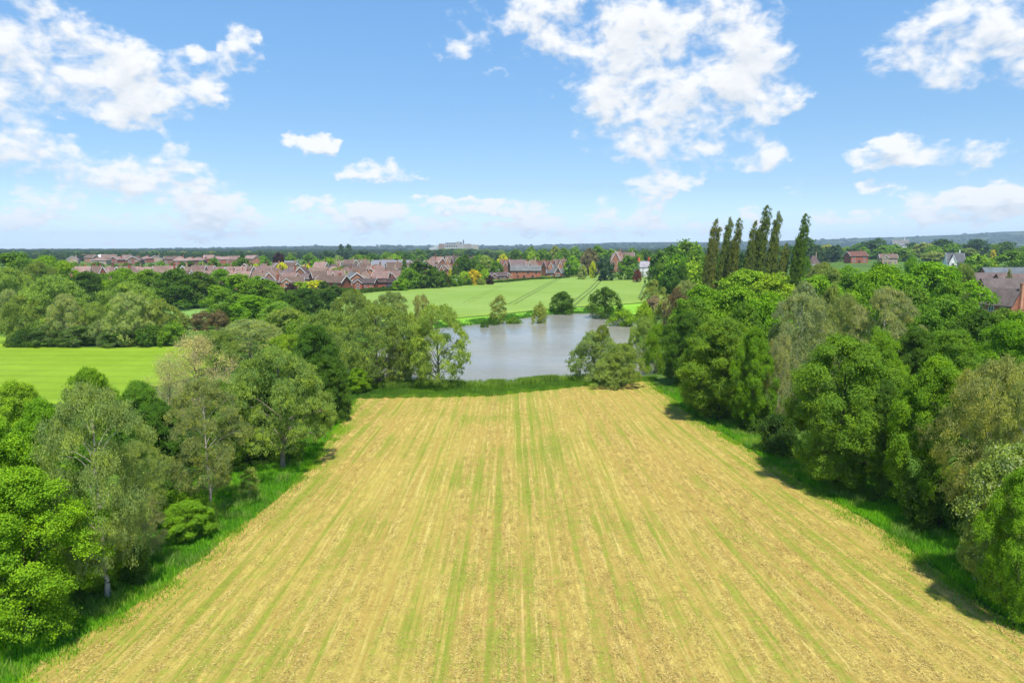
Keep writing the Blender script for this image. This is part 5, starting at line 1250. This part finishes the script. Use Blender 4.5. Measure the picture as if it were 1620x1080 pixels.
for k in range(7):
    m = MB(); xx = (705.5+k*2.7-722)*sc; zz = z_at(388.6, by)-gb; m.box(xx, xx+2.2, -8.1, -8.01, zz-3.2, zz+1.4); m.build('window', M_GLASS, e)
m = MB(); pts = [(q*1.0, 0) for q in (0,)]; x0 = (733.4-722)*sc; zt = z_at(381.0, by)-gb
m.poly([(x0-1.2, -3.5, zt), (x0+1.2, -3.5, zt), (x0+1.2, .5, zt), (x0-1.2, .5, zt), (x0, -1.5, zt+3.6)], [(0, 1, 4), (1, 2, 4), (2, 3, 4), (3, 0, 4), (3, 2, 1, 0)]); m.build('spire', M_DARK, e)
m = MB(); e2 = root('white_hall', x_at(685, 1400), 1400, 0, 'long white building low left of the pale hilltop building', 'building'); g2 = gz(x_at(685, 1400), 1400)
m.box(-7, 9, -5, 5, z_at(395, 1400)-g2-6, z_at(391.8, 1400)-g2); part('wall', m, M_PAINT, e2, (.5, .5, .5)); m = MB(); m.prism([(-7.3, z_at(391.8, 1400)-g2), (9.3, z_at(391.8, 1400)-g2), (9.3, z_at(389.5, 1400)-g2), (8, z_at(389.0, 1400)-g2)], -5.3, 5.3, 'y'); part('roof', m, M_PAINT, e2, (.52, .53, .54))

# ------------------------------------------------------------------ hedges
def hedge(pa, pb, h, w, col, label, ll=.3, n_per=260, thick_to_base=True):
    a = np.array(G(*pa)); b = np.array(G(*pb)); L = float(np.hypot(*(b-a))); r = np.random.default_rng(int(pa[0]*7+pb[0])); n = int(L*n_per*h)
    n = min(n, 60000)
    t = r.random(n)*L; hh = h*(0.75+0.35*vnoise(t, t*0, 2.3, 4)); ph = r.random(n)*math.pi; rr = 0.85+.25*r.random(n)
    yy = np.cos(ph)*w/2*rr; zz = np.sin(ph)**0.6*hh*rr; P = np.stack([t, yy, zz], -1); N = nrm(np.stack([r.normal(0, .5, n), np.cos(ph), np.sin(ph)], -1)+r.normal(0, .4, (n, 3)))
    V, F = leaf_quads(P, N, r, ll, ll*.7); v = np.clip(vnoise(t, t*0, 3, 5)*.6+r.random(n)*.4, 0, 1)
    o = link('hedge', mesh_np('hedge', V, F, M_LEAF, {'v': ('FACE', v)})); o.location = (a[0], a[1], gz(*a)); o.rotation_euler = (0, 0, math.atan2(b[1]-a[1], b[0]-a[0])); o.color = (*COL[col], 1)
    return tag(o, label, 'hedge', 'hedges round the fields')
hedge((812, 445.5), (900, 441), 1.6, 1.6, 'dark', 'dark hedge between the crop field and the barn house', .4, 120)
hedge((900, 440), (960, 434.8), 1.5, 1.6, 'olive', 'olive hedge between the crop field and the dormer house', .4, 120)
hedge((965, 434), (1032, 430.8), 1.8, 1.6, 'dark', 'dark hedge at the far right end of the crop field', .4, 120)
hedge((690, 457), (812, 446), 1.5, 1.6, 'dark', 'dark hedge before the bungalow gardens', .4, 120)
hedge((560, 466), (640, 460.5), 2.2, 2.4, 'dark', 'thick dark hedge at the far left of the crop field', .4, 120)
hedge((455, 470), (560, 468), 3.0, 3.0, 'mid', 'tall hedge below the large red brick house', .4, 120)
hedge((275, 482), (350, 476), 1.2, 1.5, 'fresh', 'low hedge along the back of the pasture', .35, 120)
hedge((10, 549), (60, 550), 1.2, 1.6, 'dark', 'low dark hedge at the left foot of the copse', .25, 260)

# ------------------------------------------------------------------ grasses and straw
def grass_obj(name, pts, hgt, wid, color, label, cat, seed, jit=.5, lean=.25, groundf=None, mat=None):
    r = np.random.default_rng(seed); n = len(pts); Z = (groundf(pts[:, 0], pts[:, 1]) if groundf is not None else np.zeros(n))
    base = np.stack([pts[:, 0], pts[:, 1], Z], -1); a = r.random(n)*6.283; d = np.stack([np.cos(a), np.sin(a), np.zeros(n)], -1)*wid*(.6+.8*r.random((n, 1)))
    h = hgt*(1-jit*r.random(n)); tip = base+np.stack([r.normal(0, lean, n)*h, r.normal(0, lean, n)*h, h], -1); mid = base*.5+tip*.5+np.array([0, 0, 1.0])*h[:, None]*.08
    V = np.stack([base-d/2, base+d/2, mid+d*.35, tip], 1).reshape(-1, 3); F = np.arange(4*n).reshape(n, 4)
    v = np.clip(vnoise(pts[:, 0], pts[:, 1], 1.7, 9)*.55+vnoise(pts[:, 0], pts[:, 1], 5.5, 19)*.45+r.random(n)*.5-.25, 0, 1); h_ = None
    o = link(name, mesh_np(name, V, F, mat or M_LEAF, {'v': ('FACE', v)})); o.color = (*[q*2.2 for q in color], 1)
    return tag(o, label, cat, None, 'stuff')
def scatter(poly, n, seed, test=None):
    r = np.random.default_rng(seed); P = np.array(poly); lo = P.min(0); hi = P.max(0); out_ = []
    got = 0
    while got < n:
        x = r.uniform(lo[0], hi[0], n); y = r.uniform(lo[1], hi[1], n); k = inside(P, x, y)
        if test is not None: k &= test(x, y, r)
        out_.append(np.stack([x[k], y[k]], -1)); got += k.sum()
    return np.concatenate(out_)[:n]
LV = [G(*p) for p in [(10,1100),(110,1025),(201,968),(265,928),(320,887),(365,847),(430,799),(480,751),(520,698),(542,666),(520,640),(420,668),(320,705),(210,760),(100,830),(-20,900),(-120,980)]]
RV = [G(*p) for p in [(1040,613),(1100,657),(1160,694),(1230,739),(1300,782),(1400,839),(1500,913),(1640,1012),(1700,960),(1560,860),(1450,790),(1330,735),(1230,680),(1150,640),(1080,612)]]
grass_obj('verge_grass', scatter(LV, 140000, 1), .42, .055, (.080, .19, .010), 'lush tall green grass under the left trees', 'grass', 2)
grass_obj('verge_grass', scatter(RV, 90000, 3), .48, .055, (.080, .19, .010), 'lush tall green grass along the right wood', 'grass', 4)
NB = [G(*p) for p in [(520,606),(600,610),(700,611),(800,610),(860,604),(920,600),(1000,598),(1040,597),(1035,604),(945,610),(840,621),(780,628),(700,630),(565,632),(548,650),(500,660)]]
grass_obj('bank_grass', scatter(NB, 60000, 5), .45, .07, (.060, .115, .012), 'rough green grass and weeds on the near pond bank', 'grass', 6, groundf=ground_z)
def fringe(x, y, r):
    d = nearest(HAY, x, y)[0]; return (y > 24) & (r.random(len(x)) < np.exp(-d*2.2)*(.3+1.1*(vnoise(x, y, 1.3, 61) > .5)))
FRP = [(-28, 24), (40, 24), (40, 105), (-28, 105)]
grass_obj('edge_grass', scatter([p for p in HAY if p[1] > 22], 22000, 33, fringe), .30, .05, (.11, .19, .014), 'uncut grass tufts straying over the mown field edge', 'grass', 34, groundf=hay_z)
def tall(x, y, r): return r.random(len(x)) < (vnoise(x, y, 1.1, 71) > .62)*1.0
for k, (pl, lb) in enumerate([(LV, 'taller pale seeding weeds among the left verge grass'), (RV, 'taller pale seeding weeds along the right verge')]):
    grass_obj('verge_weeds', scatter(pl, 14000, 35+k, tall), .8, .05, (.13, .19, .03), lb, 'weeds', 37+k)
def rt(x, y, r): return r.random(len(x)) < (vnoise(x, y, 2.2, 41) > .48)*1.0+.12
NB2 = [G(*p) for p in [(520,604),(600,607),(700,608),(800,607),(860,601),(920,597),(1010,595),(1010,600),(920,602),(860,606),(800,613),(700,615),(600,615),(520,613)]]
grass_obj('reeds', scatter(NB2, 30000, 7, rt), 1.0, .10, (.10, .155, .02), 'tall reeds and nettles at the near water edge', 'reeds', 8, groundf=lambda X, Y: np.maximum(ground_z(X, Y), -.7))
FB = [G(*p) for p in [(650,525),(700,515),(740,512),(790,506),(845,498),(890,493),(940,493),(985,499),(990,495),(940,489.5),(890,490),(845,494),(790,502),(740,508),(700,511),(645,519)]]
grass_obj('bank_weeds', scatter(FB, 16000, 9, rt), .9, .16, (.055, .13, .018), 'dark weeds and low scrub on the far pond bank', 'weeds', 10, groundf=lambda X, Y: np.maximum(ground_z(X, Y), -.7))
# loose hay lying on the swaths
def hay_straw():
    r = np.random.default_rng(15)
    P = []; 
    n = 520000; x = r.uniform(-32, 55, n); y = 26+70*r.random(n)**1.9; k = inside(np.array(HAY), x, y) & (r.random(n) < .15+.9*swath(across(x, y), y)) & (vnoise(x, y, .6, 51)*.6+vnoise(x, y, 2.5, 52)*.3+.25*r.random(n) > .5); P.append(np.stack([x[k], y[k]], -1))
    P = np.concatenate(P); n = len(P); Z = hay_z(P[:, 0], P[:, 1])+.015+r.random(n)*.05
    a = r.random(n)*6.283; l = .08+.13*r.random(n); wd = .006+.011*r.random(n)
    T = np.stack([np.cos(a), np.sin(a), r.normal(0, .28, n)], -1); N = nrm(np.stack([r.normal(0, .5, n), r.normal(0, .5, n), np.ones(n)], -1)); B = nrm(np.cross(N, T))
    c = np.stack([P[:, 0], P[:, 1], Z], -1); T = T*l[:, None]/2; B = B*wd[:, None]
    V = np.stack([c-T, c+B, c+T, c-B], 1).reshape(-1, 3)
    m, t = new_mat('straw'); v = attr(t, 'v').outputs['Fac']; cc = t.mix(t.rng(v, 0, .35), (.16, .105, .03), (.42, .31, .09)); cc = t.mix(t.rng(v, .35, 1), cc, (.62, .48, .18)); out(t, principled(t, cc, .8, .15))
    o = link('loose_hay', mesh_np('loose_hay', V, np.arange(4*n).reshape(n, 4), m, {'v': ('FACE', r.random(n))}))
    tag(o, 'loose dry mown hay lying in rows across the field', 'hay', None, 'stuff')
hay_straw()

# ------------------------------------------------------------------ air
hz_m = bpy.data.materials.new('haze'); hz_m.use_nodes = True; t = NT(hz_m.node_tree); t.n.clear()
pv = t.node('ShaderNodeVolumePrincipled'); pv.inputs['Color'].default_value = (.62, .80, 1.0, 1); pv.inputs['Density'].default_value = 0.00010; pv.inputs['Anisotropy'].default_value = 0.0
t.l.new(pv.outputs[0], t.node('ShaderNodeOutputMaterial').inputs['Volume'])
m = MB(); m.box(-9400, 9400, -420, 8800, -75, 190); hzo = m.build('haze', hz_m); hzo['kind'] = 'stuff'; hzo['label'] = 'pale blue summer haze thickening towards the hills'; hzo['category'] = 'haze'
